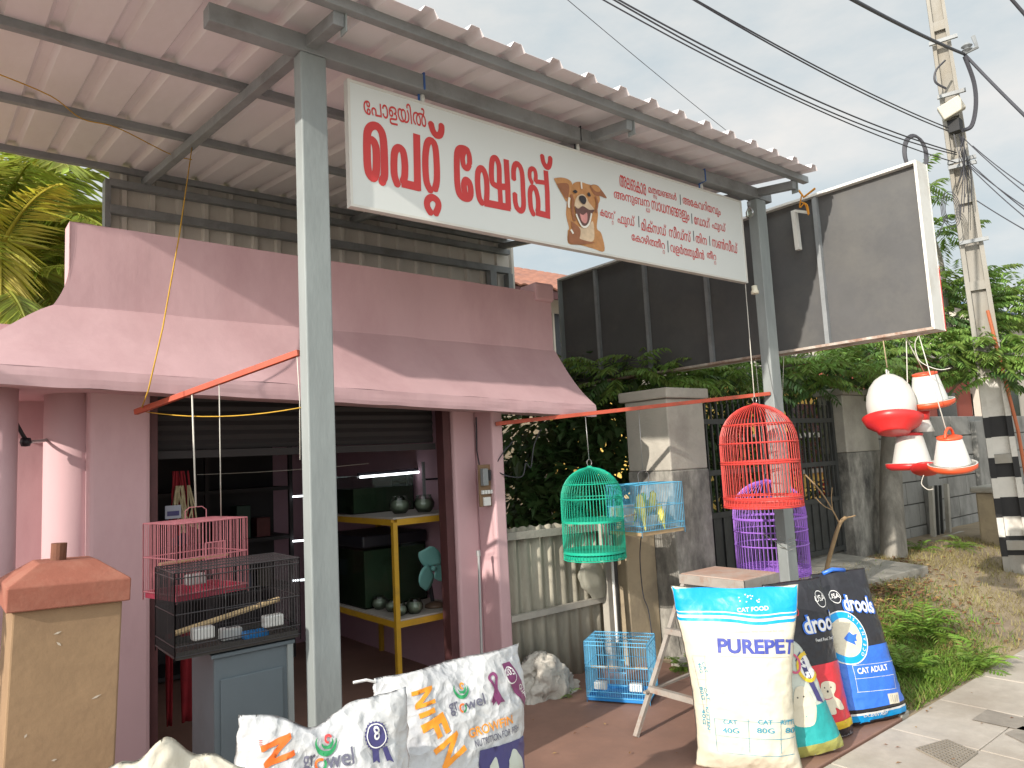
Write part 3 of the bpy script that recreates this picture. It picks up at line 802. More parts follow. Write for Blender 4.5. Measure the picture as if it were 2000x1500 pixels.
for i, (p, q) in enumerate((((1880, 268), (2060, 420)), ((1888, 312), (2060, 452)), ((1888, 318), (2060, 440)), ((1900, 285), (2060, 400)), ((1890, 322), (2060, 470)))):
    wire(('second from the top', 'fourth from the top', 'third from the top', 'uppermost', 'lowest')[i] + ' one of the wires fanning from the pole to the right edge', A(*p, 7.0), A(*q, 5.6), .0045, .03)
wire('faint stay wire running down from the wire loops toward the leaves', A(1850, 420, 7.0), A(1805, 520, 7.0), .004, .0, 'thin house wires')
# ================================================================== SHOP SIGN
YS = 2.917
sg = thing('shop_sign', 'long white shop sign with red Malayalam lettering and a dog, hung under the canopy beam', 'sign', (3.03, YS, 2.98))
M_signw = mat('sign_white', (0.66, 0.69, 0.68), 0.42, 0.025, 1.5)
M_letter = mat('sign_red', (0.56, 0.045, 0.045), 0.5, 0.05, 8)
M_alu = mat('aluminium_edge', (0.62, 0.61, 0.57), 0.4, 0.06, 8)
SX0, SX1, SZ0, SZ1 = 1.474, 4.585, 2.678, 3.286
rel(MB().box(SX0 + .012, YS + .0005, SZ0 + .012, SX1 - .012, YS + .03, SZ1 - .012).build('panel', M_signw), sg)
mb = MB().box(SX0, YS - .003, SZ0, SX0 + .012, YS + .036, SZ1).box(SX1 - .012, YS - .003, SZ0, SX1, YS + .036, SZ1)
mb.box(SX0 + .012, YS - .003, SZ0, SX1 - .012, YS + .036, SZ0 + .012).box(SX0 + .012, YS - .003, SZ1 - .012, SX1 - .012, YS + .036, SZ1)
rel(mb.build('frame', M_alu), sg)
def smap(a, b, layer): return Vector((a, YS - .0012 * layer, b))
def spx(px, py):
    p = at_y(px, py, YS); return (p.x, p.z)
def z4(x, y): return spx(650 + x / 4, 100 + y / 4)
def z7(x, y): return spx(850 + x / 7.5, 280 + y / 7.5)
def sart(name, loops, m, layer=1, fix=False):
    o = art(name, loops, m, None, smap, layer, 0.0, fix)
    if o: rel(o, sg)
    return o
big = []
def pen(fn, pts, w): 
    big.append(stroke(cr2([fn(*p) for p in pts], 4), w))
def penl(fn, pts, w): big.append(stroke([fn(*p) for p in pts], w))
W1 = .040; W2 = .037
pen(z4, [(288, 690), (318, 705), (338, 770), (340, 920), (325, 985), (298, 980), (272, 910), (266, 700), (276, 615), (315, 582), (362, 602), (394, 690), (404, 950), (392, 1000), (384, 1025)], W1)
pen(z4, [(508, 1050), (480, 965), (478, 830), (490, 772), (518, 755), (548, 785), (562, 880), (560, 980), (546, 1020)], W1 * .95)
penl(z4, [(535, 1030), (676, 1064)], .042); penl(z4, [(654, 648), (662, 1088)], W1)
pen(z4, [(768, 1095), (732, 1020), (722, 850), (735, 730), (762, 698), (796, 735), (810, 860), (812, 1010), (795, 1085)], W1 * .93)
pen(z4, [(768, 1268), (738, 1215), (740, 1165), (775, 1142), (815, 1168), (824, 1215), (800, 1275)], W1 * .9)
pen(z4, [(765, 562), (780, 618), (805, 655), (835, 655), (848, 620), (848, 580)], W1 * .9)
pen(z7, [(500, 310), (470, 366), (425, 345), (405, 280), (400, 190), (430, 110), (478, 125), (500, 200), (503, 300)], W2 * .85)
pen(z7, [(478, 112), (420, 78), (350, 85), (318, 170), (316, 400), (325, 610), (355, 745), (420, 800), (485, 805), (517, 755), (517, 650), (490, 565), (445, 540), (420, 600), (426, 690), (446, 765)], W2)
pen(z7, [(690, 880), (645, 800), (622, 620), (622, 450), (648, 378), (690, 372), (728, 440), (752, 560), (757, 740), (748, 850)], W2 * .95)
penl(z7, [(715, 868), (1100, 945)], .040)
pen(z7, [(940, 640), (870, 610), (832, 560), (822, 400), (832, 255), (862, 215), (900, 232), (932, 330), (938, 470), (938, 620)], W2 * .9)
penl(z7, [(900, 632), (1060, 640)], .036); penl(z7, [(1038, 236), (1060, 620), (1072, 960)], W2)
penl(z7, [(945, 640), (958, 890)], W2 * .85)
pen(z7, [(1150, 535), (1146, 400), (1165, 322), (1198, 302), (1240, 340), (1272, 450), (1286, 700), (1294, 900), (1278, 970), (1240, 986), (1195, 940), (1172, 850), (1166, 735)], W2 * .9)
pen(z7, [(1418, 580), (1385, 500), (1385, 405), (1415, 372), (1455, 392), (1473, 470), (1468, 560)], W2 * .75)
penl(z7, [(1465, 558), (1640, 582)], .026)
pen(z7, [(1442, 1045), (1402, 950), (1388, 790), (1392, 690), (1424, 642), (1470, 680), (1502, 800), (1508, 940), (1498, 1000)], W2 * .9)
penl(z7, [(1472, 1012), (1682, 1066)], .036); penl(z7, [(1618, 400), (1640, 700), (1650, 1100)], W2 * .95)
pen(z7, [(1565, 180), (1580, 268), (1615, 335), (1655, 346), (1680, 290), (1685, 210)], W2 * .9)
# the seven big letters
names = [(0,), (1, 2, 3), (4, 5, 6), (7, 8), (9, 10, 11, 12, 13, 14), (15,), (16, 17, 18, 19, 20, 21)]
for idx in names:
    loops = []
    for i in idx: loops += big[i]
    sart('letter', loops, M_letter, 1, fix=True)
# small line above
def sline(s, pl, pr, h, name='lettering', m=None, bold=.014):
    l = ml_loops(s, bold)
    a, b = spx(*pl), spx(*pr)
    sart(name, place_loops(l, a, b, h * (.88 if pl[0] > 1100 else 1)), m or M_letter, 1)
sline('േപാളയിൽ', (712, 232), (834, 258), .125, bold=.014)
# right hand block; pixel ends of each base line
sline('അലങകാര', (1210, 364), (1262, 383), .088); sline('മത^സയങ_ങൾ', (1267, 385), (1322, 401), .095)
sline('അേകവറിയവും', (1334, 403), (1408, 426), .098)
sline('അനുബന^ധ', (1200, 398), (1270, 416), .092); sline('സാധനങ_ങളും', (1273, 416), (1347, 438), .098)
sline('േഡാഗ്', (1356, 438), (1387, 447), .088); sline('ഫുഡ്', (1391, 450), (1418, 458), .092)
sline('കയാറ^റ്', (1172, 431), (1202, 441), .105); sline('ഫുഡ്', (1207, 441), (1241, 448), .098)
sline('മിക്സഡ്', (1253, 450), (1302, 462), .092); sline('സീഡ്സ്', (1307, 463), (1350, 474), .092)
sline('തിന', (1359, 474), (1381, 480), .086); sline('സൺസീഡ്', (1391, 482), (1441, 496), .095)
sline('േകാഴിത_തീറ^റ', (1234, 479), (1299, 497), .105); sline('വളർത_തുമീൻ', (1310, 497), (1376, 513), .102); sline('തീറ^റ', (1381, 512), (1399, 518), .102)
M_bar = mat('sign_dark_grey', (.09, .1, .11), .5)
for px, py0, py1 in ((1328, 380, 400), (1350.5, 417, 437), (1247, 422, 444), (1354, 451, 471), (1385.5, 461, 480), (1304, 470, 493)):
    a, b = spx(px, py0), spx(px + 1, py1); sart('divider', stroke([a, b], .008), M_bar, 1, fix=True)
# the dog picture: flat printed shapes
def zd(x, y): return spx(1060 + x / 8.82, 330 + y / 8.82)
def pm(name, rgb, **k): return mat(name, rgb, .5, .16, 22, **k)
D1 = pm('dog_tan', (.50, .235, .085)); D2 = pm('dog_dark_tan', (.30, .115, .05)); D3 = pm('dog_cream', (.66, .50, .34)); D4 = pm('dog_black', (.025, .02, .022)); D5 = pm('dog_pink', (.62, .27, .25)); D6 = pm('dog_shadow', (.13, .06, .05)); D7 = mat('dog_white', (.78, .75, .68), .5)
DL = [0]
def dog(pts, m, layer, curve=True):
    DL[0] += .17; layer += DL[0]
    q = [zd(*p) for p in pts]
    if curve: q = cr2(q + [q[0]], 4)[:-1]
    sart('dog_picture', [q], m, layer, fix=True)
def dogs(pts, w, m, layer):
    DL[0] += .17; layer += DL[0]
    sart('dog_picture', stroke(cr2([zd(*p) for p in pts], 4), w), m, layer, fix=True)
dog([(430, 1060), (450, 1010), (400, 790), (420, 560), (480, 330), (540, 240), (640, 222), (760, 260), (840, 285), (930, 380), (985, 520), (940, 650), (950, 800), (930, 1020), (1010, 1120), (1060, 1415), (860, 1370), (640, 1310), (440, 1280)], D1, 1)
dog([(185, 165), (300, 150), (420, 175), (500, 250), (480, 400), (440, 520), (400, 560), (330, 440), (250, 300)], D1, 2)
dog([(235, 260), (330, 245), (420, 255), (450, 330), (430, 480), (395, 510), (330, 420), (270, 320)], D2, 3)
dog([(800, 300), (860, 270), (940, 290), (1010, 370), (1095, 495), (1060, 500), (990, 470), (900, 460), (850, 400)], D2, 2)
dog([(820, 300), (870, 278), (935, 300), (985, 360), (960, 400), (890, 380)], D1, 3)
dog([(560, 520), (610, 455), (690, 440), (750, 500), (790, 580), (880, 700), (800, 720), (680, 650), (590, 690), (540, 640)], D3, 2)
dog([(490, 900), (620, 1000), (760, 1010), (850, 900), (880, 1050), (870, 1230), (760, 1260), (650, 1240), (560, 1120)], D3, 2)
dog([(480, 900), (560, 960), (640, 1050), (620, 1200), (540, 1200), (500, 1080)], D2, 3)
dog([(445, 1070), (520, 1100), (640, 1210), (850, 1265), (900, 1270), (700, 1300), (450, 1275)], D2, 3)
dog([(540, 640), (600, 690), (680, 645), (790, 710), (880, 710), (820, 800), (760, 960), (700, 1000), (650, 960), (570, 820)], D6, 4)
dog([(620, 770), (680, 800), (745, 760), (750, 900), (710, 945), (650, 890)], D5, 5)
dogs([(560, 780), (600, 880), (660, 990), (730, 1003), (790, 930), (825, 770)], .012, D7, 5)
dog([(610, 480), (660, 462), (715, 490), (735, 550), (710, 610), (665, 605), (620, 545)], D4, 5)
dog([(500, 390), (545, 365), (585, 400), (545, 425)], D4, 4); dog([(750, 430), (785, 408), (812, 470), (775, 480)], D4, 4)
dogs([(650, 225), (655, 300), (660, 340)], .012, D7, 3); dogs([(445, 500), (432, 590), (436, 670)], .016, D7, 4); dogs([(470, 1050), (510, 1120)], .014, D7, 4)
dogs([(480, 450), (510, 560), (500, 700), (540, 900)], .02, D2, 2); dogs([(890, 480), (930, 600), (900, 760)], .016, D2, 2)
# hooks holding the sign
M_blue = mat('blue_clamp', (.03, .10, .32), .5, .1)
hk = [('blue wire hook holding the left part of the white shop sign', 818, 188, 155), ('dark wire hook holding the middle of the white shop sign', 1122, 268, 245), ('blue wire hook holding the right part of the white shop sign', 1366, 365, 340)]
for lab, px, py, pt_ in hk:
    p = at_y(px, py, YS + .012); t = thing('sign_hook', lab, 'hook', p, group='hooks holding the shop sign')
    mb = MB().tube([Vector((0, .0, SZ1 - p.z - .004)), Vector((0, 0, .02)), Vector((0, -.055, 3.33 - p.z)), Vector((0, -.055, 3.412 - p.z)), Vector((0, .03, 3.414 - p.z))], .006, 6)
    mb.build('wire_bend', M_blue if px != 1122 else M_bk, t)
    MB().lathe([(.01, 0), (.014, .02), (.01, .045)], 8, Matrix.Translation((.02, 0, SZ1 - p.z))).build('nut', M_alu, t)
# ================================================================== FEED BAGS
class Bag:
    def __init__(s, name, label, cat, loc, rotz, lean, roll, w0, w1, h, T, m, seed, crumple=.012, group=None, top=None, tie=False, seam=None, fine=.1):
        s.fine = fine
        s.o = thing(name, label, cat, loc, rotz, group, lean, roll); s.M = s.o.matrix_world.copy(); s.Mi = s.M.inverted()
        s.w0, s.w1, s.h, s.T, s.c, s.sd, s.top, s.tie = w0, w1, h, T, crumple, seed, top, tie
        nu, nv = 70, 96
        mb = MB()
        mb.grid(lambda a, b: s.front(2 * a - 1, b), nu, nv)
        o = len(mb.v); n = nu + 1
        mb.grid(lambda a, b: s.back(1 - 2 * a, b), nu, nv)
        # bottom
        fs = [(i + 1, i, o + nu - i, o + nu - i - 1) for i in range(nu)]
        mb.f += fs
        b = mb.build('sack', m, s.o, smooth=True, clean=True)
        if seam is not None:
            q = MB().grid(lambda a, b_: s.front(2 * a - 1, .955 + .045 * b_) + Vector((0, -.004, .003)), nu, 2)
            q.build('stitched_hem', seam, s.o, smooth=True)
    def hw(s, v):
        v = max(0.0, v)
        k = s.w0 + (s.w1 - s.w0) * (v ** 1.5)
        w = k * (1 - .07 * math.sin(math.pi * min(1, v * 1.15)) + .05 * math.exp(-((v) / .1) ** 2))
        if s.tie: w *= 1 - .8 * math.exp(-((v - .93) / .07) ** 2) - .28 * max(0, v - .6) / .4
        return w / 2
    def thick(s, u, v):
        v = max(0.0, v)
        pr_ = min(1, (v + .03) / .13) ** .5 * max(0.0, 1 - v ** 3.2) ** .75
        return s.T * max(0, 1 - abs(u) ** 2.6) ** .55 * pr_ + .004
    def nz(s, u, v, k):
        p = Vector((u * s.hw(v) * 5.5 + s.sd * 7.3, v * s.h * 5.5, k))
        a = noise.noise(p) + .5 * (1 - 2 * abs(noise.noise(p * 2.1 + Vector((3, 1, 0))))) + .35 * (1 - 2 * abs(noise.noise(p * 3.7))) + s.fine * (1 - 3 * abs(noise.noise(p * 5.2 + Vector((0, 4, 1)))))
        edge = .35 + .65 * (abs(u) ** 2) + .8 * max(0, v - .8) * 2 + .9 * max(0, .16 - v) * 4
        return s.c * a * edge
    def zz(s, u, v):
        v = max(0.0, v); z = s.h * v
        if s.top: z += s.top(u) * max(0, (v - .6) / .4) ** 1.5
        return z
    def front(s, u, v):
        d = s.nz(u, v, 0)
        return Vector((s.hw(v) * u + .5 * d * abs(u), -s.thick(u, v) - d * (1 - abs(u) ** 4) - .012 * max(0, v - .85) / .15 * math.sin(u * 6 + s.sd), s.zz(u, v)))
    def back(s, u, v):
        d = s.nz(u, v, 9); d0 = s.nz(u, v, 0); f = s.front(u, v); k = max(max(0, v) ** 7, abs(u) ** 9)
        y = s.thick(u, v) - .008 + d * (1 - abs(u) ** 4)
        return Vector((f.x, y * (1 - k) + f.y * k, f.z))
    def fmap(s, a, b, layer):
        v = b / s.h
        if not (0.0 < v < .998): return None
        if s.top:
            for _ in range(4): v = min(.999, max(0.001, (b - s.top(a / s.hw(v)) * max(0, (v - .6) / .4) ** 1.5) / s.h))
        u = a / s.hw(v)
        if abs(u) > .985: return None
        e = .01
        p = s.front(u, v); n = (s.front(min(.99, u + e), v) - s.front(max(-.99, u - e), v)).cross(s.front(u, min(.999, v + e)) - s.front(u, max(.001, v - e)))
        n = n.normalized() if n.length > 1e-9 else Vector((0, -1, 0))
        return p + n * (.0012 + .0011 * layer)
    def px(s, x, y, yo=None):
        """pixel -> (a, b) on the bag's front, by stepping the ray onto the bulged face"""
        o = s.Mi @ CP; d = (s.Mi.to_3x3() @ ray(x, y)); yy = -s.T * .9
        for _ in range(6):
            t = (yy - o.y) / d.y; p = o + d * t
            v = min(.99, max(.01, p.z / s.h)); u = max(-.98, min(.98, p.x / s.hw(v)))
            yy = -s.thick(u, v)
        return (p.x, p.z)
    def art(s, name, loops, m, layer=1, step=.016, fix=True): return art(name, loops, m, s.o, s.fmap, layer, step, fix)
    def text(s, txt, pl, pr, height, m, layer=2, bold=.02, name='lettering', step=.010):
        l = place_loops(text_loops(txt, bold), s.px(*pl), s.px(*pr), height)
        return art(name, l, m, s.o, s.fmap, layer, step, False)
    def poly(s, pts, m, layer=1, curve=False, name='print', step=.016):
        q = [s.px(*p) for p in pts]
        if curve: q = cr2(q + [q[0]], 5)[:-1]
        return s.art(name, [q], m, layer, step)
    def line(s, pts, w, m, layer=2, curve=False, name='printed_line', step=.014):
        q = [s.px(*p) for p in pts]
        if curve: q = cr2(q, 5)
        return s.art(name, stroke(q, w), m, layer, step)
    def band(s, b0, b1, m, layer=1, wav=0.0, name='printed_band'):
        n = 24; w = .5
        lo = [(-w + 2 * w * i / n, b0(i / n) if callable(b0) else b0) for i in range(n + 1)]
        hi = [(-w + 2 * w * i / n, b1(i / n) if callable(b1) else b1) for i in range(n + 1)]
        # laid as a grid so that it follows the whole width
        mb = MB(); nu, nv = 44, max(2, int(abs(hi[0][1] - lo[0][1]) / .012))
        vs = []
        for j in range(nv + 1):
            for i in range(nu + 1):
                u = -.984 + 1.968 * i / nu; f = (u + 1) / 2
                l_ = b0(f) if callable(b0) else b0; h_ = b1(f) if callable(b1) else b1
                b = l_ + (h_ - l_) * j / nv; v = min(.997, b / s.h)
                vs.append(s.fmap(u * s.hw(v) * .999, min(b, s.h * .997), layer) or s.front(u, v))
        fs = [(j * (nu + 1) + i, j * (nu + 1) + i + 1, (j + 1) * (nu + 1) + i + 1, (j + 1) * (nu + 1) + i) for j in range(nv) for i in range(nu)]
        return mb.add(vs, fs).build(name, m, s.o, smooth=True)

def plas(name, rgb, rough=.42, bump=.25, bs=28, **k):
    k.setdefault('crease', .22); return mat(name, rgb, rough, .06, 5, bump, bs, **k)
B_cream = plas('woven_cream', (.66, .615, .49), .55, .3, 24)
B_white = plas('woven_white', (.53, .54, .55), .42, .35, 40, stain=(.44, .45, .49), sscale=5, samt=.4, crease=.55, cscale=11)
B_sack = plas('woven_cream_sack', (.56, .52, .43), .55, .4, 30, stain=(.55, .50, .40), sscale=4, samt=.4, crease=.5, cscale=8)
B_cyan = plas('ink_cyan', (.0, .335, .78)); B_blue = plas('ink_blue', (.055, .075, .36)); B_teal = plas('ink_teal', (.03, .27, .40))
B_blk = plas('film_black', (.022, .022, .028), .32, .3, 26); B_red = plas('film_red', (.60, .035, .05), .32, .3, 26); B_bl2 = plas('film_blue', (.035, .16, .66), .32, .3, 26)
B_wht = plas('ink_white', (.75, .75, .74)); B_yel = plas('ink_yellow', (.72, .50, .03)); B_oran = plas('ink_orange', (.85, .30, .02)); B_ora2 = plas('ink_red_orange', (.85, .16, .02))
B_navy = plas('ink_navy', (.055, .05, .17)); B_purp = plas('ink_purple', (.18, .035, .12)); B_green = plas('ink_green', (.02, .26, .09)); B_grey = plas('ink_grey', (.30, .31, .33)); B_pink = plas('ink_pink', (.60, .10, .20)); B_lgrn = plas('film_pale_green', (.42, .42, .12)); B_tl2 = plas('film_teal', (.02, .33, .33)); B_dogw = plas('ink_ivory', (.66, .60, .47)); B_red2 = plas('ink_red', (.62, .06, .06)); B_pale = plas('film_pale', (.52, .56, .50))
GR = 'feed bags standing along the front of the platform'
# ---- tall cream bag with a blue band
P = Bag('feed_bag', 'tall cream cat food bag with bright blue top band and blue lettering', 'feed bag', (3.088, 2.19, 0), R_(-52), R_(-3), R_(0), .465, .605, .825, .115, B_cream, 1, .010, GR, top=lambda u: -.018 * (1 - u * u) + .012)
bt = lambda f: P.px(1345 + 210 * f, 1204)[1] + .006 - .016 * math.exp(-((f - .68) / .18) ** 2)
P.band(bt, .824, B_cyan, 1)
P.band(lambda f: bt(f) - .013, lambda f: bt(f) - .006, B_wht, 2); P.band(lambda f: bt(f) - .028, lambda f: bt(f) - .014, B_cyan, 1, name='printed_band'); P.band(lambda f: bt(f) + .012, lambda f: bt(f) + .017, B_wht, 2)
P.text('CAT FOOD', (1440, 1196), (1501, 1192), .020, B_wht, 3, .05)
rnd = random.Random(2)
for i in range(13): 
    c = P.px(1462 + rnd.uniform(-20, 20), 1168 + rnd.uniform(-9, 9)); P.art('paw_print', [ellipse(c, .004, .003, 8, rnd.random())], B_wht, 3, 0)
P.text('wholesome daily nutrition for cats', (1432, 1236), (1530, 1233), .008, B_grey, 2, .0)
P.text('PUREPE', (1402, 1275), (1532, 1276), .066, B_blue, 2, .075); P.text('T', (1530, 1276), (1546, 1277), .066, B_blue, 2, .075)
P.line([(1397, 1280), (1540, 1282)], .0015, B_grey); P.line([(1400, 1246), (1545, 1248)], .0015, B_grey)
for x0, t1, t2, x1 in ((1413, 'CAT', '40G', 1440), (1480, 'CAT', '80G', 1508), (1524, 'KITTEN', '80G', 1560)):
    P.text(t1, (x0, 1414), (x1, 1415), .021, B_teal, 2, .03)
    P.text(t2, (x0 - 2 if t1 == 'CAT' else x0 + 8, 1431), (x1 + 4, 1432), .023, B_teal, 2, .03)
for a, b in (((1395, 1402), (1545, 1406)), ((1397, 1434), (1550, 1438)), ((1400, 1466), (1550, 1472)), ((1395, 1402), (1400, 1466)), ((1461, 1404), (1464, 1470)), ((1523, 1405), (1525, 1471))): P.line([a, b], .002, B_teal)
for t, a, b in (('CAT', (1370, 1293), (1377, 1314)), ('40G', (1362, 1293), (1367, 1314)), ('CAT', (1374, 1343), (1381, 1368)), ('80G', (1366, 1340), (1371, 1366)), ('KITTEN', (1378, 1380), (1382, 1424)), ('40G', (1371, 1384), (1373, 1414))):
    P.text(t, a, b, .014, B_teal, 2, .02)
for a, b in (((1351, 1280), (1386, 1430)), ((1376, 1280), (1382, 1424)), ((1352, 1280), (1378, 1281)), ((1358, 1325), (1380, 1327)), ((1364, 1374), (1382, 1376))): P.line([a, b], .0012, B_grey)
# ---- low teal and green bag tied at the top
Tb = Bag('feed_bag', 'low pale green and teal cat food bag with tied top, tucked behind the cream bag', 'feed bag', (3.385, 2.085, 0), R_(-36), R_(-6), R_(-7), .42, .22, .62, .09, B_pale, 4, .014, GR, tie=True)
Tb.band(.0, .06, B_lgrn, 1); Tb.band(.06, .225, B_tl2, 1)
Tb.band(.62, .675, B_lgrn, 1)
Tb.art('printed_swoosh', [[Tb.px(*p) for p in ((1560, 1272), (1572, 1300), (1590, 1340), (1606, 1372), (1594, 1368), (1576, 1330), (1563, 1300), (1552, 1290))]], B_navy, 2)
Tb.art('printed_ring', stroke(ellipse(Tb.px(1575, 1303), .052, .06, 24), .016, closed=True), B_yel, 3)
Tb.art('printed_ring', stroke(ellipse(Tb.px(1549, 1296), .03, .042, 20), .010, closed=True), B_pink, 4)
Tb.art('printed_panel', [ellipse(Tb.px(1575, 1303), .045, .054, 24)], B_wht, 2)
Tb.art('printed_cat', [cr2([Tb.px(*p) for p in ((1548, 1372), (1552, 1345), (1566, 1340), (1578, 1352), (1592, 1380), (1588, 1415), (1556, 1418), (1548, 1400), (1548, 1372))], 4)[:-1]], B_dogw, 2)
for x, y in ((1556, 1362), (1568, 1360)): Tb.art('printed_eye', [ellipse(Tb.px(x, y), .004, .004, 8)], B_blk, 3, 0)
# ---- black and red dog food bag
Rb = Bag('feed_bag', 'black and red dog food bag with a white puppy picture, leaning back between two bags', 'feed bag', (3.62, 2.12, 0), R_(-18), R_(-8), R_(0), .41, .40, .785, .10, B_blk, 6, .012, GR)
zb = lambda py: Rb.px(1640, py)[1]
Rb.band(zb(1418), zb(1284), B_red, 1); Rb.band(zb(1424), zb(1409), B_yel, 2)
Rb.text('drools', (1574, 1240), (1630, 1224), .085, B_wht, 4, .05)
Rb.art('lettering_edge', [l for l in place_loops(text_loops('drools', .1), Rb.px(1571, 1242), Rb.px(1633, 1225), .098)], B_bl2, 3, .012, False)
Rb.text('Feed Real. Feed Clean', (1593, 1254), (1630, 1244), .016, B_wht, 3, .01)
Rb.art('printed_seal', stroke(ellipse(Rb.px(1600, 1170), .036, .042, 22), .004, closed=True), B_wht, 2); Rb.text('USA', (1591, 1176), (1609, 1172), .03, B_wht, 2, .02)
Rb.art('printed_drop', stroke(ellipse(Rb.px(1553, 1194), .015, .022, 18), .005, closed=True), B_red, 2)
Rb.art('printed_puppy', [cr2([Rb.px(*p) for p in ((1600, 1348), (1602, 1334), (1614, 1330), (1628, 1334), (1630, 1346), (1627, 1358), (1640, 1368), (1648, 1383), (1640, 1386), (1630, 1382), (1631, 1394), (1612, 1396), (1594, 1396), (1600, 1380), (1604, 1362), (1600, 1348))], 4)[:-1]], B_dogw, 3)
for x, y, r in ((1608, 1343, .004), (1620, 1342, .004), (1614, 1350, .006)): Rb.art('printed_face', [ellipse(Rb.px(x, y), r, r, 10)], B_blk, 4, 0)
Rb.line([(1603, 1360), (1612, 1366), (1624, 1362)], .004, B_pink, 4, True)
Rb.text('ADULT', (1652, 1348), (1657, 1376), .016, B_wht, 2, .02); Rb.text('drools', (1632, 1447), (1662, 1436), .03, B_grey, 2, .02)
for i in range(5): Rb.line([(1654 + i * 2, 1330), (1656 + i * 2, 1345)], .0015, B_wht)
# ---- black and blue cat food bag
Bb = Bag('feed_bag', 'black and blue ocean fish cat food bag, rightmost of the leaning bags', 'feed bag', (4.045, 2.065, 0), R_(-20), R_(-11), R_(0), .47, .38, .785, .115, B_blk, 8, .013, GR)
zb = lambda py, px=1715: Bb.px(px, py)[1]
Bb.band(lambda f: zb(1380), lambda f: zb(1258), B_bl2, 1); Bb.band(zb(1402), zb(1391), B_cyan, 2); Bb.band(zb(1391), zb(1387), B_wht, 2)
c = Bb.px(1652, 1245)
Bb.art('printed_roundel', [ellipse(c, .118, .135, 40)], B_cyan, 3); Bb.art('printed_roundel', [ellipse(c, .086, .100, 36)], B_dogw, 4)
Bb.art('printed_roundel_edge', stroke(ellipse(c, .120, .137, 40), .006, closed=True), B_wht, 4)
Bb.art('printed_fish', [[Bb.px(*p) for p in ((1646, 1247), (1656, 1234), (1664, 1240), (1671, 1238), (1669, 1246), (1672, 1252), (1666, 1252), (1670, 1260), (1660, 1256), (1651, 1252))]], B_bl2, 5)
for i, ch in enumerate('OCEANFISH'):
    a = math.radians(-52 + i * 14); 
    if ch == ' ': continue
    q = (c[0] + .102 * math.cos(a), c[1] + .118 * math.sin(a)); l = text_loops(ch, .03); b = bounds(l); k = .024; ca, sa = math.cos(a + math.pi / 2), math.sin(a + math.pi / 2)
    art('lettering', [[(q[0] + k * ((p[0] - (b[0] + b[2]) / 2) * ca - (p[1] - .35) * sa), q[1] + k * ((p[0] - (b[0] + b[2]) / 2) * sa + (p[1] - .35) * ca)) for p in w] for w in l], B_wht, Bb.o, Bb.fmap, 5, .01, False)
Bb.art('lettering_edge', place_loops(text_loops('drools', .1), Bb.px(1646, 1196), Bb.px(1708, 1200), .098), B_bl2, 3, .012, False)
Bb.text('drools', (1649, 1193), (1705, 1198), .085, B_wht, 4, .05)
Bb.art('printed_seal', stroke(ellipse(Bb.px(1630, 1166), .032, .034, 22), .004, closed=True), B_wht, 2); Bb.text('USA', (1620, 1170), (1640, 1168), .026, B_wht, 2, .02)
Bb.text('CAT ADULT', (1674, 1317), (1732, 1308), .030, B_wht, 2, .06)
for a, b in (((1664, 1300), (1740, 1290)), ((1668, 1326), (1742, 1317)), ((1672, 1352), (1748, 1344)), ((1664, 1300), (1674, 1352)), ((1742, 1317), (1747, 1344))): Bb.line([a, b], .002, B_wht)
Bb.text('OCEAN FISH', (1684, 1400), (1730, 1394), .018, B_wht, 3, .05)
Bb.poly([(1732, 1355), (1752, 1352), (1755, 1372), (1736, 1375)], B_dogw, 2)
for i in range(4): Bb.line([(1737 + i * 4, 1357), (1739 + i * 4, 1370)], .003, B_grey, 3)
Bb.art('printed_roundel', [ellipse(Bb.px(1688, 1420), .04, .045, 24)], B_cyan, 2); Bb.art('printed_roundel', [ellipse(Bb.px(1688, 1420), .025, .03, 24)], B_dogw, 3)
q = MB().tube([Bb.front(-.5, .995), Bb.front(-.2, .997) + Vector((0, 0, .015)), Bb.front(.25, .99) + Vector((0, 0, .01))], .012, 6); q.build('folded_corner', B_bl2, Bb.o, smooth=True)
# ---- white fish feed bags in front
GW = 'white fish feed bags at the front edge'
G1 = Bag('feed_bag', 'white fish feed bag with tilted top, yellow letters and a purple ribbon', 'feed bag', (1.455, 2.235, 0), R_(-4), R_(-4), R_(3), .60, .60, .785, .14, B_white, 11, .020, GW, top=lambda u: .012 + .02 * u, fine=.14)
def swirl(bg_, px, py, r, ga, gb):
    c = bg_.px(px, py)
    bg_.art('logo_swirl', stroke(ellipse(c, r, r, 20, 0, math.radians(150), math.radians(370)), [r * .42 * math.sin(math.pi * (i + .6) / 21.2) for i in range(21)]), ga, 2, .012)
    bg_.art('logo_swirl', stroke(ellipse((c[0] + r * .1, c[1] + r * .05), r * .55, r * .55, 16, 0, math.radians(190), math.radians(380)), [r * .3 * math.sin(math.pi * (i + .6) / 17.2) for i in range(17)]), ga, 3, .012)
    bg_.art('logo_swirl', stroke(ellipse((c[0] + r * .25, c[1] + r * .2), r * .28, r * .28, 16, 0, math.radians(20), math.radians(270)), r * .2), gb, 3, .012)
def brand(bg_, pts, h):
    (xa, ya), (xb, yb) = pts
    L_ = lambda f: (xa + (xb - xa) * f, ya + (yb - ya) * f)
    bg_.text('gr', L_(0), L_(.27), h * 1.1, B_grey2, 3, .025)
    c = bg_.px(*L_(.36)); c = (c[0], c[1] + h * .35); r = h * .33
    bg_.art('lettering', stroke(ellipse(c, r, r, 16, 0, math.radians(60), math.radians(260)), r * .5), B_ora2, 3, .01); bg_.art('lettering', stroke(ellipse(c, r, r, 16, 0, math.radians(270), math.radians(400)), r * .5), B_green, 3, .01)
    bg_.text('wel', L_(.46), L_(1), h, B_grey2, 3, .025)
B_grey2 = plas('ink_slate', (.12, .12, .17))
swirl(G1, 897, 1344, .027, B_green, B_oran); brand(G1, ((880, 1400), (945, 1374)), .036)
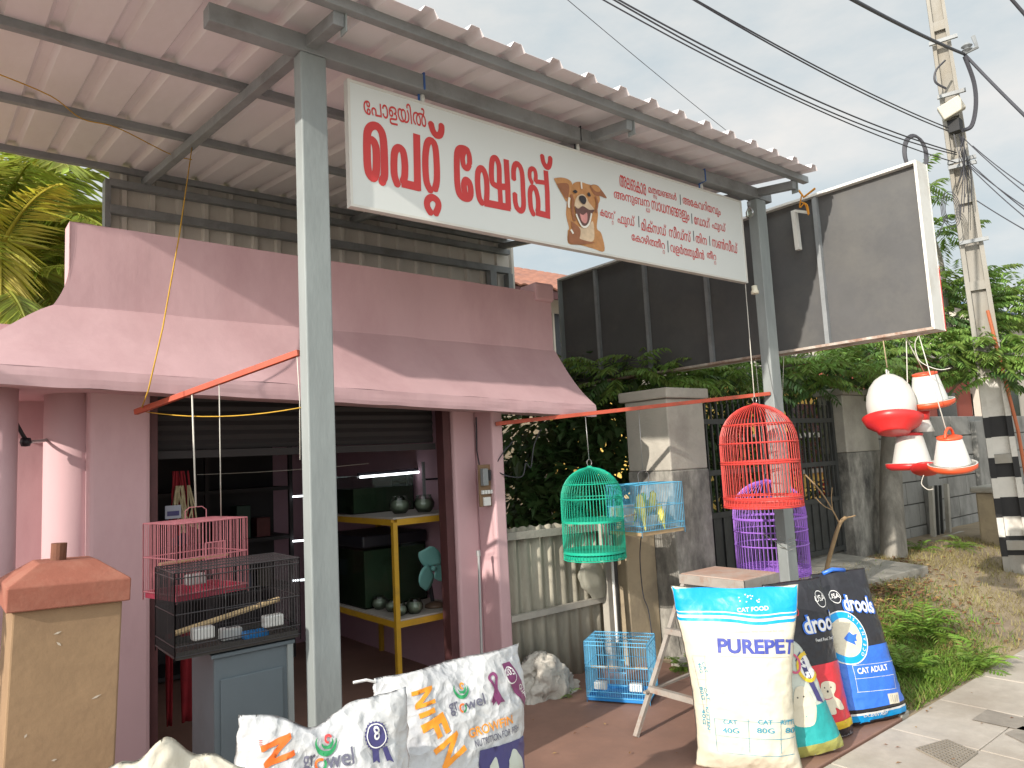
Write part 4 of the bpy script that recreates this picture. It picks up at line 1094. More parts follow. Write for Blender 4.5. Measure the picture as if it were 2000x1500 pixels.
for t, a, b, hh in (('N', (808, 1349), (818, 1384), .080), ('I', (822, 1392), (825, 1402), .062), ('F', (831, 1414), (846, 1452), .095), ('N', (858, 1462), (878, 1500), .105)):
    pa, pb_ = Vector(G1.px(*a)), Vector(G1.px(*b)); 
    art('lettering', place_loops(text_loops(t, .08), pa + Vector((-hh * .45, 0)) * 0.6, pb_ + Vector((-hh * .45, 0)) * .6, hh), B_oran, G1.o, G1.fmap, 2, .010, False)
G1.poly([(972, 1296), (990, 1292), (1006, 1322), (1018, 1352), (1030, 1395), (1018, 1378), (1000, 1352), (984, 1328)], B_purp, 2)
G1.art('printed_seal', stroke(ellipse(G1.px(988, 1318), .024, .026, 20), .004, closed=True), B_wht, 3); G1.text('203', (980, 1320), (996, 1317), .022, B_wht, 3, .02)
G1.text('QUALITY', (1004, 1342), (1023, 1378), .02, B_wht, 3, .02)
G1.line([(958, 1372), (961, 1345), (950, 1325), (954, 1314), (961, 1322), (964, 1345), (975, 1370)], .010, B_purp, 2, True, 'ribbon'); G1.poly([(958, 1352), (966, 1352), (982, 1370), (972, 1370), (968, 1378), (964, 1368), (958, 1378)], B_purp, 2)
G1.text('GROWFIN', (916, 1443), (996, 1412), .030, B_oran, 2, .03); G1.text('NUTRITION FOR FISH', (928, 1460), (1008, 1426), .022, B_grey2, 2, .01)
G1.poly([(936, 1466), (1018, 1436), (1030, 1460), (1050, 1520), (940, 1545), (934, 1490)], B_navy, 2); G1.poly([(990, 1485), (1000, 1462), (1010, 1472), (1018, 1500), (1006, 1520), (992, 1520)], B_pale, 3, True); G1.poly([(955, 1495), (966, 1478), (972, 1510), (958, 1520)], B_pale, 3, True)
mb = MB().tube([G1.front(-.98, .985), G1.front(-.98, .985) + Vector((-.035, -.005, .012)), G1.front(-.98, .985) + Vector((-.08, .0, .01))], .005, 6); mb.build('seam_thread', B_wht, G1.o)
G2 = Bag('feed_bag', 'white fish feed bag with an orange letter, a navy rosette and a dented top', 'feed bag', (.885, 2.03, 0), R_(-12), R_(-3), R_(1.2), .52, .49, .825, .13, B_white, 15, .022, GW, top=lambda u: -.045 * math.exp(-((u + .12) / .3) ** 2) + .018 * u * u, fine=.14)
swirl(G2, 636, 1449, .028, B_green, B_red2); brand(G2, ((593, 1514), (690, 1490)), .040)
pa, pb_ = Vector(G2.px(508, 1455)), Vector(G2.px(520, 1500)); art('lettering', place_loops(text_loops('N', .10), pa + Vector((-.01, 0)), pb_ + Vector((-.01, 0)), .085), B_ora2, G2.o, G2.fmap, 2, .010, False)
for i in range(3): G2.line([(498, 1446 + 4 * i), (504, 1445 + 4 * i)], .002, B_red2)
c = G2.px(733, 1437); star = []
for i in range(48):
    a = 2 * math.pi * i / 48; r = .037 if i % 2 else .033; star.append((c[0] + r * math.cos(a), c[1] + r * math.sin(a)))
G2.art('rosette', [star], B_navy, 2, .012); G2.art('rosette_ring', stroke(ellipse(c, .029, .029, 28), .003, closed=True), B_wht, 3); G2.text('8', (728, 1446), (739, 1444), .034, B_wht, 3, .03)
G2.poly([(724, 1458), (737, 1462), (740, 1490), (733, 1485), (726, 1490)], B_navy, 2); G2.poly([(745, 1460), (754, 1456), (764, 1488), (757, 1484), (752, 1486)], B_navy, 2)
# ---- crumpled open white sack in the corner
Sk = Bag('white_sack', 'crumpled cream white sack slumped at the bottom left beside the gate pillar', 'sack', (.43, 1.93, 0), R_(-16), R_(-2), R_(0),   .42, .38, .865, .13, B_sack, 21, .032, None, top=lambda u: .015 * math.sin(u * 5 + 1) - .06 * u * u + .012 * math.sin(u * 11), fine=.14)
# ---- sack heap by the fence
def heap_fn(u, v):
    a = 2 * math.pi * u; r = .21 * max(0.0, math.cos(v * math.pi / 2)) ** .6
    n_ = 1 + .5 * noise.noise(Vector((math.cos(a) * 1.6, math.sin(a) * 1.6, v * 2.2 + 5))) + .25 * (1 - 2 * abs(noise.noise(Vector((math.cos(a) * 3.5, math.sin(a) * 3.5, v * 5)))))
    return Vector((3.17 + r * math.cos(a) * 1.05 * n_, 3.71 + r * math.sin(a) * .55 * n_, -.006 + .25 * math.sin(v * math.pi / 2) * (1 - .55 * max(0, math.cos(a))) * (.75 + .4 * n_ * .6)))
hp = MB().grid(heap_fn, 60, 20).build('white_sack', plas('dirty_white', (.50, .47, .42), .7, .5, 22, stain=(.33, .31, .27), sscale=6, samt=.4, crease=.8, cscale=9), smooth=True); tag(hp, 'dirty white sack crumpled on the floor at the corner of the pink wall and fence', 'sack')
# ================================================================== BIRD CAGES
def wire_m(name, rgb): return mat(name, rgb, .45, .05, 10)
M_perch = mat('perch_wood', (.55, .40, .22), .8, .15, 12); M_cup = mat('white_plastic', (.68, .68, .66), .4, .04, 5); M_galw = mat('bright_wire', (.42, .42, .42), .4, .1, metal=.6)
def rect_cage(label, loc, rotz, w, d, h, m, tray, n_w, n_d, r=.0013, sets=(), hook=None, name='bird_cage', group=None, perch=True, cups=1, top_m=None, door=True, rails=(0, .5, 1), legs=.035):
    """origin at the middle of the base; local x = width, y = depth"""
    t = thing(name, label, 'bird cage', loc, rotz, group)
    def panel(nm, A_, B_, n, z0=legs, z1=h):
        mb = MB()
        for i in range(n + 1):
            p = A_.lerp(B_, i / n); rr = r * (1.9 if i in (0, n) else 1)
            mb.tube([p + Vector((0, 0, z0 if i not in (0, n) else 0)), p + Vector((0, 0, z1))], rr, 5)
        for k in rails:
            mb.tube([A_ + Vector((0, 0, z0 + (z1 - z0) * k)), B_ + Vector((0, 0, z0 + (z1 - z0) * k))], r * 1.8, 5)
        mb.build(nm, m, t)
    c = [Vector((-w / 2, -d / 2, 0)), Vector((w / 2, -d / 2, 0)), Vector((w / 2, d / 2, 0)), Vector((-w / 2, d / 2, 0))]
    panel('front_bars', c[0], c[1], n_w); panel('side_bars', c[1], c[2], n_d); panel('back_bars', c[2], c[3], n_w); panel('side_bars', c[3], c[0], n_d)
    mb = MB()
    for i in range(n_w + 1):
        x = -w / 2 + w * i / n_w; mb.tube([(x, -d / 2, h), (x, d / 2, h)], r, 5)
    for k in (0, .33, .67, 1): mb.tube([(-w / 2, -d / 2 + d * k, h), (w / 2, -d / 2 + d * k, h)], r * 1.6, 5)
    mb.build('top_bars', top_m or m, t)
    mb = MB(); g = .006
    mb.box(-w / 2 + g, -d / 2 + g, .008, w / 2 - g, d / 2 - g, .012).box(-w / 2 + g, -d / 2 + g, .0125, w / 2 - g, -d / 2 + g + .004, .036).box(-w / 2 + g, d / 2 - g - .004, .0125, w / 2 - g, d / 2 - g, .036)
    mb.box(-w / 2 + g, -d / 2 + g + .0045, .0125, -w / 2 + g + .004, d / 2 - g - .0045, .036).box(w / 2 - g - .004, -d / 2 + g + .0045, .0125, w / 2 - g, d / 2 - g - .0045, .036)
    mb.build('base_tray', tray, t)
    if perch: MB().tube([(-w / 2, .0, h * .48), (w / 2, .02, h * .48)], .008, 8).build('perch', M_perch, t)
    for k in range(cups):
        x = (-.28 + .56 * k) * w if cups > 1 else -.2 * w
        MB().box(x - .04, -d / 2 + .006, h * .2, x + .04, -d / 2 + .05, h * .2 + .045).build('feed_cup', M_cup, t, bevel=.006)
    if door:
        mb = MB(); x0, x1, z0, z1 = -w * .12, w * .16, h * .3, h * .72
        for a_, b_ in (((x0, z0), (x1, z0)), ((x1, z0), (x1, z1)), ((x1, z1), (x0, z1)), ((x0, z1), (x0, z0)), ((x0, (z0 + z1) / 2), (x1, (z0 + z1) / 2))):
            mb.tube([(a_[0], -d / 2 - .004, a_[1]), (b_[0], -d / 2 - .004, b_[1])], r * 1.7, 5)
        for i in range(1, 6): mb.tube([(x0 + (x1 - x0) * i / 6, -d / 2 - .004, z0), (x0 + (x1 - x0) * i / 6, -d / 2 - .004, z1)], r, 5)
        mb.build('door', m, t)
    if hook:
        MB().tube([(-.05, 0, h), (-.05, 0, h + hook * .75), (-.03, 0, h + hook), (.03, 0, h + hook), (.05, 0, h + hook * .75), (.05, 0, h)], .0022, 5).build('hanger', M_galw if hook > .07 else m, t)
    return t
def round_cage(label, loc, R, h, m, n=44, dome=.42, rings=(.0, .06, .42, .47), r=.0014, group=None, solid_rings=(), tray=True, rotz=0.0, basket=0.0, tilt=0.0):
    t = thing('bird_cage', label, 'bird cage', loc, rotz, group, tilt)
    hc = h * (1 - dome)
    def pt(a, z):
        if z <= hc: rr = R
        else:
            k = (z - hc) / (h - hc); rr = R * max(0.0, 1 - k ** 2.1) ** .5
        return Vector((rr * math.cos(a), rr * math.sin(a), z))
    mb = MB()
    zs = [0, hc * .5, hc] + [hc + (h - hc) * k for k in (.25, .45, .62, .77, .88, .95, .99)]
    for i in range(n):
        a = 2 * math.pi * i / n; mb.tube([pt(a, z) for z in zs], r, 5)
    mb.build('bars', m, t)
    for k in rings:
        z = h * k; q = [pt(2 * math.pi * j / 40, z) * 1.0 for j in range(41)]
        MB().tube([Vector((p.x * 1.006, p.y * 1.006, p.z)) for p in q], r * 2.0, 5, False).build('ring', m, t)
    for k, hh in solid_rings:
        z = h * k; mb = MB().lathe([(R * 1.004, z), (R * 1.012, z), (R * 1.012, z + hh), (R * 1.004, z + hh)], 40); mb.build('band', m, t)
    MB().lathe([(0, h * .985), (R * .13, h * .985), (R * .10, h + .004), (.012, h + .010), (0, h + .010)], 16).build('crown_cap', m, t)
    q = [Vector((.022 * math.cos(a), 0, h + .03 + .022 * math.sin(a))) for a in np.linspace(0, 2 * math.pi, 16)]
    MB().tube(q, .002, 5).build('hanger', M_galw, t)
    if tray: MB().lathe([(0, .006), (R * .97, .006), (R * .985, .03), (R * .97, .03), (R * .955, .010), (0, .010)], 40).build('base_tray', m, t)
    else:
        mb = MB()
        for k in range(-12, 13):
            x = R * k / 12.5; y = math.sqrt(max(0, R * R - x * x)); mb.tube([(x, -y, .05), (x, y, .05)], r, 4); mb.tube([(-y, x, .052), (y, x, .052)], r, 4)
        mb.build('floor_mesh', m, t)
        mb = MB()
        for k in range(5): mb.tube([(R * math.cos(j / 40 * 2 * math.pi), R * math.sin(j / 40 * 2 * math.pi), .05 + .012 * k) for j in range(41)], r * 1.4, 4, False)
        mb.build('woven_rim', m, t)
    return t
W_pink = wire_m('pink_wire', (.66, .24, .27)); W_pinkt = mat('pink_tray', (.55, .05, .10), .4, .05); W_blk = wire_m('black_wire', (.03, .027, .03))
W_grn = wire_m('green_wire', (.01, .42, .27)); W_blue = wire_m('blue_wire', (.10, .42, .66)); W_red = wire_m('red_wire', (.58, .055, .045)); W_pur = wire_m('purple_wire', (.36, .16, .66)); W_bl2 = wire_m('sky_blue_wire', (.12, .45, .72)); W_bt = mat('blue_tray', (.02, .22, .58), .35, .05)
# --- hanging bars
M_redbar = mat('red_oxide_bar', (.48, .085, .045), .6, .15, 10, stain=(.25, .08, .05), sscale=12, samt=.35)
b0 = Vector((1.232, 2.955, 2.0)); b1 = at_y(265, 805, 3.82)
lb = MB().bar(b0, b1, .022, .026).build('hanging_bar', M_redbar, bevel=.002); tag(lb, 'red steel bar slanting down from the left canopy post, held by a yellow rope', 'bar')
rb0 = Vector((4.722, 2.905, at_y(1490, 768, 2.9).z)); rb1 = at_y(968, 828, 3.80)
rb = MB().bar(rb0, rb1, .024, .026).build('hanging_bar', M_redbar, bevel=.002); tag(rb, 'long red steel bar running from the right canopy post to the pink wall', 'bar')
def barpt(a, b, px):
    lo, hi = 0.0, 1.0
    for _ in range(40):
        m_ = (lo + hi) / 2; p = a.lerp(b, m_); v = CAMROT.T @ (np.array(p) - CAMPOS); x = 1000 + FPX * v[0] / v[2]
        if (x > px) == (CAMROT.T @ (np.array(a) - CAMPOS))[0] / (CAMROT.T @ (np.array(a) - CAMPOS))[2] * FPX + 1000 > px: pass
        if x > px: lo = m_
        else: hi = m_
    return a.lerp(b, (lo + hi) / 2)
M_str = mat('white_string', (.62, .60, .54), .8, .1); M_yel = mat('yellow_rope', (.55, .32, .03), .8, .15, 20); M_jute = mat('jute_string', (.42, .34, .22), .9, .1)
def string(label, pts, r, m, cat='string', name='string', group=None):
    o = MB().tube(pts, r, 5).build(name, m, smooth=True); return tag(o, label, cat, group)
# --- pink cage
R14 = R_(14); pc = Vector((.753, 3.0, 0)) + .15 * Vector((math.cos(R14), math.sin(R14), 0)) + .128 * Vector((-math.sin(R14), math.cos(R14), 0))
pc *= 1.108; PZ = .972
cpk = rect_cage('small pink wire bird cage with red tray hung from the left red bar', (pc.x, pc.y, PZ), R14, .332, .284, .33, W_pink, W_pinkt, 20, 16, .0016, cups=1, hook=.06)
p = barpt(b0, b1, 375); top = Vector((pc.x, pc.y, PZ + .39)); p.z -= .012
string('cream cord holding the pink cage from the red bar, the thicker of its two cords', [p, top], .0042, M_str)
p = barpt(b0, b1, 428); p.z -= .012; string('thin white string from the red bar down to the right side of the pink cage', [p, Vector((pc.x + .11, pc.y, PZ + .33))], .0025, M_str)
p = barpt(b0, b1, 580); p.z -= .012; string('loose white string with a knot dangling beside the left canopy post', [p, p + Vector((.008, 0, -.2)), p + Vector((.004, .0, -.44))], .0022, M_str)
a = at_x(375, 312, XL - .01); a.z = rz(a.y) - .03
string('yellow rope tied from the canopy rafter down to the end of the red bar', [a, at_y(351, 455, 3.965), at_y(318, 640, 3.52), at_y(290, 762, 3.50), b1 + Vector((.02, -.02, .012))], .0035, M_yel, 'rope', 'rope')
string('thin yellow string sagging across the shop opening behind the left post', sag(b1 + Vector((.04, -.02, 0)), Vector((1.234, 2.95, 1.765)), .03, 10), .0025, M_yel)
rp_ = []
for px, py in ((-20, 138), (100, 188), (160, 232), (230, 250), (330, 300), (375, 312)):
    r_ = ray(px, py); t = (rz(0) + .02 - 1.5) / (r_.z - .131 * r_.y); q = CP + r_ * t; rp_.append(q)
string('orange brown wire strung along under the canopy roof sheets', smooth_path(rp_, 5), .0035, M_yel, 'wire', 'wire')
# --- cabinet and black cage
M_cab = mat('blue_grey_steel', (.115, .145, .165), .5, .1, 3, stain=(.08, .1, .11), sscale=2, samt=.4)
cab = thing('steel_cabinet', 'low blue grey steel cabinet under the black cage in front of the shop', 'cabinet', (1.035, 3.14, 0))
MB().box(-.152, -.15, .0, .152, .15, .80).build('body', M_cab, cab, bevel=.005)
MB().box(-.13, -.158, .06, .115, -.151, .72).build('door', M_cab, cab, bevel=.004)
MB().box(.134, -.162, .0, .157, -.1505, .802).build('edge_strip', M_galv, cab)
MB().box(-.165, -.165, .8025, .165, .165, .818).build('top', M_cab, cab, bevel=.003)
blk = rect_cage('long black wire cage resting on the blue grey cabinet', (.975, 3.10, .820), R_(0), .480, .29, .325, W_blk, mat('dark_tray', (.05, .045, .04), .6), 42, 24, .0013, cups=2, hook=None, perch=False, rails=(0, .12, .5, .93, 1), legs=.02)
MB().tube([(-.215, -.05, .09), (.20, -.02, .15)], .011, 8).build('perch', M_perch, blk)
tag(MB().box(1.02, 3.02, .835, 1.11, 3.09, .865).build('toy_block', W_bt, bevel=.006), 'blue plastic piece lying inside the black cage', 'plastic piece')
tag(MB().box(.95, 3.10, .835, 1.03, 3.16, .88).build('feed_box', M_cup, bevel=.006), 'small white plastic box lying inside the black cage', 'box')
# --- green dome cage
p = barpt(rb0, rb1, 1143); gtop = p + Vector((0, 0, -.36))
gh = at_d(1160, 912, depth_of(p)).z - at_d(1160, 1086, depth_of(p)).z; gl = Vector((p.x + .01, p.y, at_d(1160, 1086, depth_of(p)).z))
round_cage('green dome shaped wire bird cage hung from the long red bar', gl, .205, gh, W_grn, 60, .36, (.0, .07, .66, .82), .0019, solid_rings=((.075, .012), (.40, .014)))
string('string with a hook holding the green dome cage from the red bar', [p + Vector((0, 0, -.012)), Vector((gl.x, gl.y, gl.z + gh + .05))], .0025, M_galw)
# --- blue cage with birds
p = barpt(rb0, rb1, 1247); bh = .335; bl = Vector((p.x, p.y, at_d(1247, 1040, depth_of(p)).z))
bc = rect_cage('sky blue wire cage holding four yellow green budgies, hung from the long red bar', bl, R_(-3), .41, .31, bh, W_blue, mat('tan_tray', (.42, .30, .17), .7), 26, 20, .0012, cups=0, hook=.085, perch=False, door=False, rails=(0, .12, .52, 1))
string('string holding the blue budgie cage from the red bar', [p + Vector((0, 0, -.012)), Vector((bl.x, bl.y, bl.z + bh + .085))], .0025, M_galw)
bw_ = thing('feed_bowl', 'white plastic feed bowl on the floor of the blue budgie cage', 'bowl', bl + Vector((.02, .0, .037)))
MB().lathe([(.0, 0), (.05, 0), (.075, .085), (.078, .088), (.070, .085), (.045, .008), (0, .008)], 20).build('bowl', mat('bowl_white', (.55, .58, .55), .35), bw_, smooth=True)
M_by = mat('budgie_yellow', (.70, .58, .04), .8, .2, 60, stain=(.32, .42, .05), sscale=20, samt=.4); M_bg = mat('budgie_green', (.28, .42, .05), .8, .2, 60); M_beak = mat('beak_horn', (.55, .38, .15), .5); M_eye = mat('eye_black', (.01, .01, .01), .3); M_wing = mat('wing_barred', (.45, .44, .12), .8, .6, 90)
def budgie(label, loc, yaw, pitch, m, s=1.0):
    t = thing('budgie', label, 'bird', loc, yaw, 'budgies in the blue cage')
    Mx = Matrix.Rotation(pitch, 4, 'Y') @ Matrix.Scale(s, 4)
    # one skin from tail tip to crown: (along, radius, flatten)
    secs = [(-.110, .003, .5), (-.085, .006, .5), (-.060, .009, .6), (-.040, .014, .8), (-.020, .020, 1), (.0, .0235, 1), (.018, .0235, 1), (.034, .020, 1), (.044, .0175, 1), (.054, .018, 1), (.064, .0165, 1), (.072, .010, 1), (.0755, .002, 1)]
    vs = []; n = 14
    for x, r, f in secs:
        lift = .012 * max(0, (x - .02) / .05) ** 1.3 + (.010 if x < -.04 else 0) * 0
        for k in range(n):
            a = 2 * math.pi * k / n; vs.append(Mx @ Vector((x, r * math.cos(a), r * f * math.sin(a) + lift)))
    fs = [(i * n + k, i * n + (k + 1) % n, (i + 1) * n + (k + 1) % n, (i + 1) * n + k) for i in range(len(secs) - 1) for k in range(n)]
    MB().add(vs, fs).build('body', m, t, smooth=True)
    for sg_ in (1, -1):
        q = MB().grid(lambda u, v: Mx @ Vector((.03 - .11 * u, sg_ * (.0245 * (1 - u) ** .6 + .004), .008 + (.016 - .032 * v) * (1 - u) ** .5 - .004 * u)), 8, 4); q.build('wing', M_wing, t, smooth=True)
        MB().lathe([(0, -.003), (.003, 0), (0, .003)], 8, Mx @ Matrix.Translation((.066, sg_ * .0135, .019))).build('eye', M_eye, t)
        MB().tube([Mx @ Vector((.0, sg_ * .008, -.02)), Mx @ Vector((.004, sg_ * .009, -.036)), Mx @ Vector((.016, sg_ * .009, -.038))], .002, 5).build('foot', M_beak, t)
    MB().tube([Mx @ Vector((.074, 0, .014)), Mx @ Vector((.081, 0, .010)), Mx @ Vector((.080, 0, .003))], [.005, .004, .001], 6).build('beak', M_beak, t)
budgie('yellow budgie with a long tail perched at the left rim of the feed bowl', bl + Vector((-.075, -.03, .165)), R_(55), R_(-58), M_by, 1.4)
budgie('greenish budgie sitting upright at the middle behind the bowl', bl + Vector((.0, .04, .18)), R_(-75), R_(-62), M_bg, 1.25)
budgie('yellow green budgie facing forward, highest on the right side of the cage', bl + Vector((.06, .0, .185)), R_(-100), R_(-60), M_by, 1.3)
budgie('yellow budgie leaning down over the right rim of the bowl', bl + Vector((.085, -.06, .115)), R_(50), R_(-35), M_by, 1.3)
tag(MB().tube([(bl.x - .2, bl.y + .02, bl.z + .128), (bl.x + .2, bl.y + .02, bl.z + .145)], .006, 8).build('perch_stick', M_perch), 'thin wooden perch stick inside the blue budgie cage', 'perch')
# --- red and purple dome cages
rl = Vector((4.345, 2.79, at_d(1478, 988, 4.87).z)); rh = at_d(1465, 790, 4.87).z - rl.z
round_cage('big red dome shaped wire bird cage hanging in front of the right canopy post', rl, .25, rh, W_red, 60, .40, (.0, .015, .08, .095, .42, .44, .62, .80), .0024)
string('white string holding the red dome cage from the lower corner of the shop sign', [Vector((4.572, 2.93, 2.68)), Vector((rl.x, rl.y, rl.z + rh + .05))], .003, M_str)
ul = Vector((5.10, 3.235, at_d(1492, 1128, 5.7).z)); uh = at_d(1484, 938, 5.7).z - ul.z
round_cage('purple dome shaped wire bird cage behind the right canopy post', ul, .268, uh, W_pur, 56, .33, (.36, .50, .62, .63), .0027, tray=False, basket=1)
string('white string from the signboard box down to the purple cage', [Vector((5.10, 3.235, 2.2)), Vector((ul.x, ul.y, ul.z + uh + .05))], .003, M_str)
# --- blue cage on the floor
rect_cage('pale blue wire cage standing on the red floor behind the step ladder', (3.43, 3.30, 0), R_(-60), .39, .26, .36, W_bl2, W_bt, 26, 16, .0014, cups=2, legs=.03, rails=(0, .1, .55, .93, 1))
# ================================================================== INSIDE THE SHOP
M_rack = mat('yellow_rack_paint', (.52, .30, .02), .5, .1, 8, stain=(.35, .2, .03), sscale=6, samt=.3)
M_board = mat('pale_board', (.40, .37, .33), .7, .1, 5)
rk = thing('display_rack', 'yellow steel display rack with two shelves just inside the shop on the right', 'shelf rack', (2.68, 4.8, 0))
x0, x1, y0, y1 = 2.42, 2.97, 4.3, 5.55
for x, y in ((x0, y0), (x1, y0), (x0, y1), (x1, y1)): rel(MB().box(x - .016, y - .016, 0, x + .016, y + .016, 1.13).build('upright', M_rack), rk)
for z in (.455, 1.11):
    mb = MB().box(x0 + .016, y0 - .014, z, x1 - .016, y0 + .014, z + .04).box(x0 - .014, y0 + .016, z, x0 + .014, y1 - .016, z + .04).box(x0 + .016, y1 - .014, z, x1 - .016, y1 + .014, z + .04)
    rel(mb.build('shelf_frame', M_rack), rk)
    rel(MB().box(x0 - .012, y0 - .012, z + .041, x1 + .01, y1 + .012, z + .052).build('shelf_board', M_board), rk)
M_gl = glass_mat('aquarium_glass'); M_water = mat('murky_water', (.06, .085, .05), .25, .25, 4, spec=.4); M_hood = mat('black_hood', (.012, .012, .018), .45, .15, 5)
M_tube = mat('tube_light', (.92, .97, 1.0), .5, emit=3.0)
def aquarium(label, x0, y0, z0, x1, y1, z1, wl, lidm=None):
    t = thing('aquarium', label, 'aquarium', ((x0 + x1) / 2, (y0 + y1) / 2, z0))
    rel(MB().box(x0 + .006, y0 + .006, z0 + .008, x1 - .006, y1 - .006, z0 + (z1 - z0) * wl).build('water', M_water), t)
    mb = MB().box(x0, y0, z0, x1, y1, z1); rel(mb.build('glass', M_gl), t)
    if lidm: rel(MB().box(x0 - .012, y0 - .012, z1 + .001, x1 + .012, y1 + .012, z1 + .085).build('hood', lidm, bevel=.012), t)
    return t
aquarium('small lit aquarium on the upper shelf of the yellow rack under a tube light', 2.44, 4.92, 1.163, 2.95, 5.25, 1.44, .66)
aquarium('large dark aquarium with black hood on the lower shelf of the yellow rack', 2.44, 4.78, .508, 2.95, 5.40, .93, .95, M_hood)
tl = thing('tube_lamp', 'glowing white tube lamp over the small aquarium on the upper shelf', 'lamp', (2.68, 4.9, 1.47))
rel(MB().tube([at_y(703, 932, 4.9), at_y(818, 922, 4.9)], .0085, 8).build('tube', M_tube), tl)
rel(MB().bar(at_y(699, 927, 4.915), at_y(822, 917, 4.915), .02, .02).build('housing', M_hood), tl)
rel(MB().bar((2.86, 4.62, 1.163), (2.86, 4.62, 1.52), .018, .018).build('stand_post', M_galv2), tl)
rel(MB().bar((2.86, 4.64, 1.39), (3.0, 4.64, 1.39), .014, .014).build('stand_arm', M_hood), tl)
M_bowlg = glass_mat('bowl_glass', (.78, .84, .80)); M_bw = mat('bowl_water', (.30, .33, .27), .15, .2, 5)
def bowl(label, p, r):
    t = thing('fish_bowl', label, 'fish bowl', p, 0, 'glass fish bowls on the rack')
    MB().lathe([(0, .002), (r * .6, .002), (r * .95, r * .5), (r, r * .9), (r * .7, r * 1.5), (r * .72, r * 1.62)], 18).build('glass', M_bowlg, t, smooth=True)
    MB().lathe([(0, .004), (r * .55, .004), (r * .9, r * .5), (r * .93, r * .9), (r * .75, r * 1.25), (0, r * 1.25)], 18).build('water', M_bw, t, smooth=True)
bowl('glass fish bowl at the back left of the lower shelf, leftmost of the row', (2.52, 4.72, .5085), .055)
bowl('glass fish bowl in the middle of the row on the lower shelf', (2.53, 4.56, .5085), .05)
bowl('glass fish bowl nearest the front corner post on the lower shelf', (2.50, 4.40, .5085), .05)
bowl('glass fish bowl right of the corner post on the lower shelf, beside the fan', (2.60, 4.38, .5085), .06)
bowl('round glass bowl of greenish water on the upper shelf, left one', (2.64, 4.60, 1.1635), .075)
bowl('round glass bowl of greenish water on the upper shelf, right one', (2.78, 4.50, 1.1635), .075)
M_fan = mat('turquoise_plastic', (.17, .42, .39), .4, .05, 4)
fp = at_y(846, 1110, 4.42)
fa = thing('table_fan', 'small table fan with turquoise blades on the lower shelf', 'fan', (fp.x + .03, 4.46, .5085))
o_ = Vector((fp.x, 4.42, fp.z)) - fa.location
for k in range(3):
    a0 = R_(95 + 120 * k)
    def bl_(u, v, a0=a0):
        r = .018 + .135 * u; wd = .014 + .062 * math.sin(math.pi * min(1, u * .62 + .22)) ** .8 * (1 if u < .97 else .75); s_ = (v - .5) * 2
        a = a0 + .35 * u; c = Vector((math.cos(a), 0, math.sin(a))); n_ = Vector((-math.sin(a), 0, math.cos(a)))
        return o_ + c * r + n_ * (s_ * wd) + Vector((0, .016 * s_, 0))
    solid(MB().grid(bl_, 8, 5).build('blade', M_fan, fa, smooth=True), .002)
MB().lathe([(0, -.02), (.016, -.015), (.018, .02), (0, .02)], 14, Matrix.Translation(o_) @ Matrix.Rotation(R_(90), 4, 'X')).build('hub', M_fan, fa, smooth=True)
MB().lathe([(.03, 0), (.04, .02), (.036, .07), (.015, .09)], 14, Matrix.Translation(o_ + Vector((0, .11, 0))) @ Matrix.Rotation(R_(90), 4, 'X')).build('motor', M_hood, fa, smooth=True)
MB().tube([o_ + Vector((.0, .07, -.02)), Vector((0.0, .03, .03))], .014, 8).build('stem', M_hood, fa)
MB().lathe([(0, 0), (.075, 0), (.07, .018), (.02, .035), (0, .035)], 20).build('base', mat('brown_base', (.12, .075, .05), .5), fa, smooth=True)
# dark stock shelves at the back with their lamps
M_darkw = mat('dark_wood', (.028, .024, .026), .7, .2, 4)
dk = thing('stock_shelf', 'tall dark stock shelf at the back of the shop, left of the yellow rack', 'shelf', (1.9, 6.1, 0))
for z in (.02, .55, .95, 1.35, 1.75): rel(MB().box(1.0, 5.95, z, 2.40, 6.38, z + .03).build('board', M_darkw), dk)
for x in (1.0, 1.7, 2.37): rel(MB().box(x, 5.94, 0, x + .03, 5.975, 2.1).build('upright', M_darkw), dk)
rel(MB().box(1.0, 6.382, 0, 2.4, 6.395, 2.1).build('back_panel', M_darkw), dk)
rnd = random.Random(9)
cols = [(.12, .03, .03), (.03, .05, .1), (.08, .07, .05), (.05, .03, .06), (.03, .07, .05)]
for k in range(16):
    lv = rnd.choice((.55, .95, 1.35)); 
    x = 1.06 + (k % 8) * .16; z = (.581, .981)[k // 8]; h = rnd.uniform(.12, .28)
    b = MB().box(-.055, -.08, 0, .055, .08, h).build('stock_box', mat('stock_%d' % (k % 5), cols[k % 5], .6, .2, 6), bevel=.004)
    b.location = (x, 6.1, z); tag(b, 'dim packet standing in a row on the dark stock shelf', 'packet', 'packets on the stock shelf')
for py, lb_ in ((968, 'uppermost'), (1055, 'middle'), (1132, 'lowest')):
    t = tag(MB().tube([at_y(572, py + 2, 5.9), at_y(600, py, 5.9)], .008, 6).build('tube_lamp', M_tube), lb_ + ' short white tube lamp glimpsed beside the left post inside the dark shop', 'lamp')
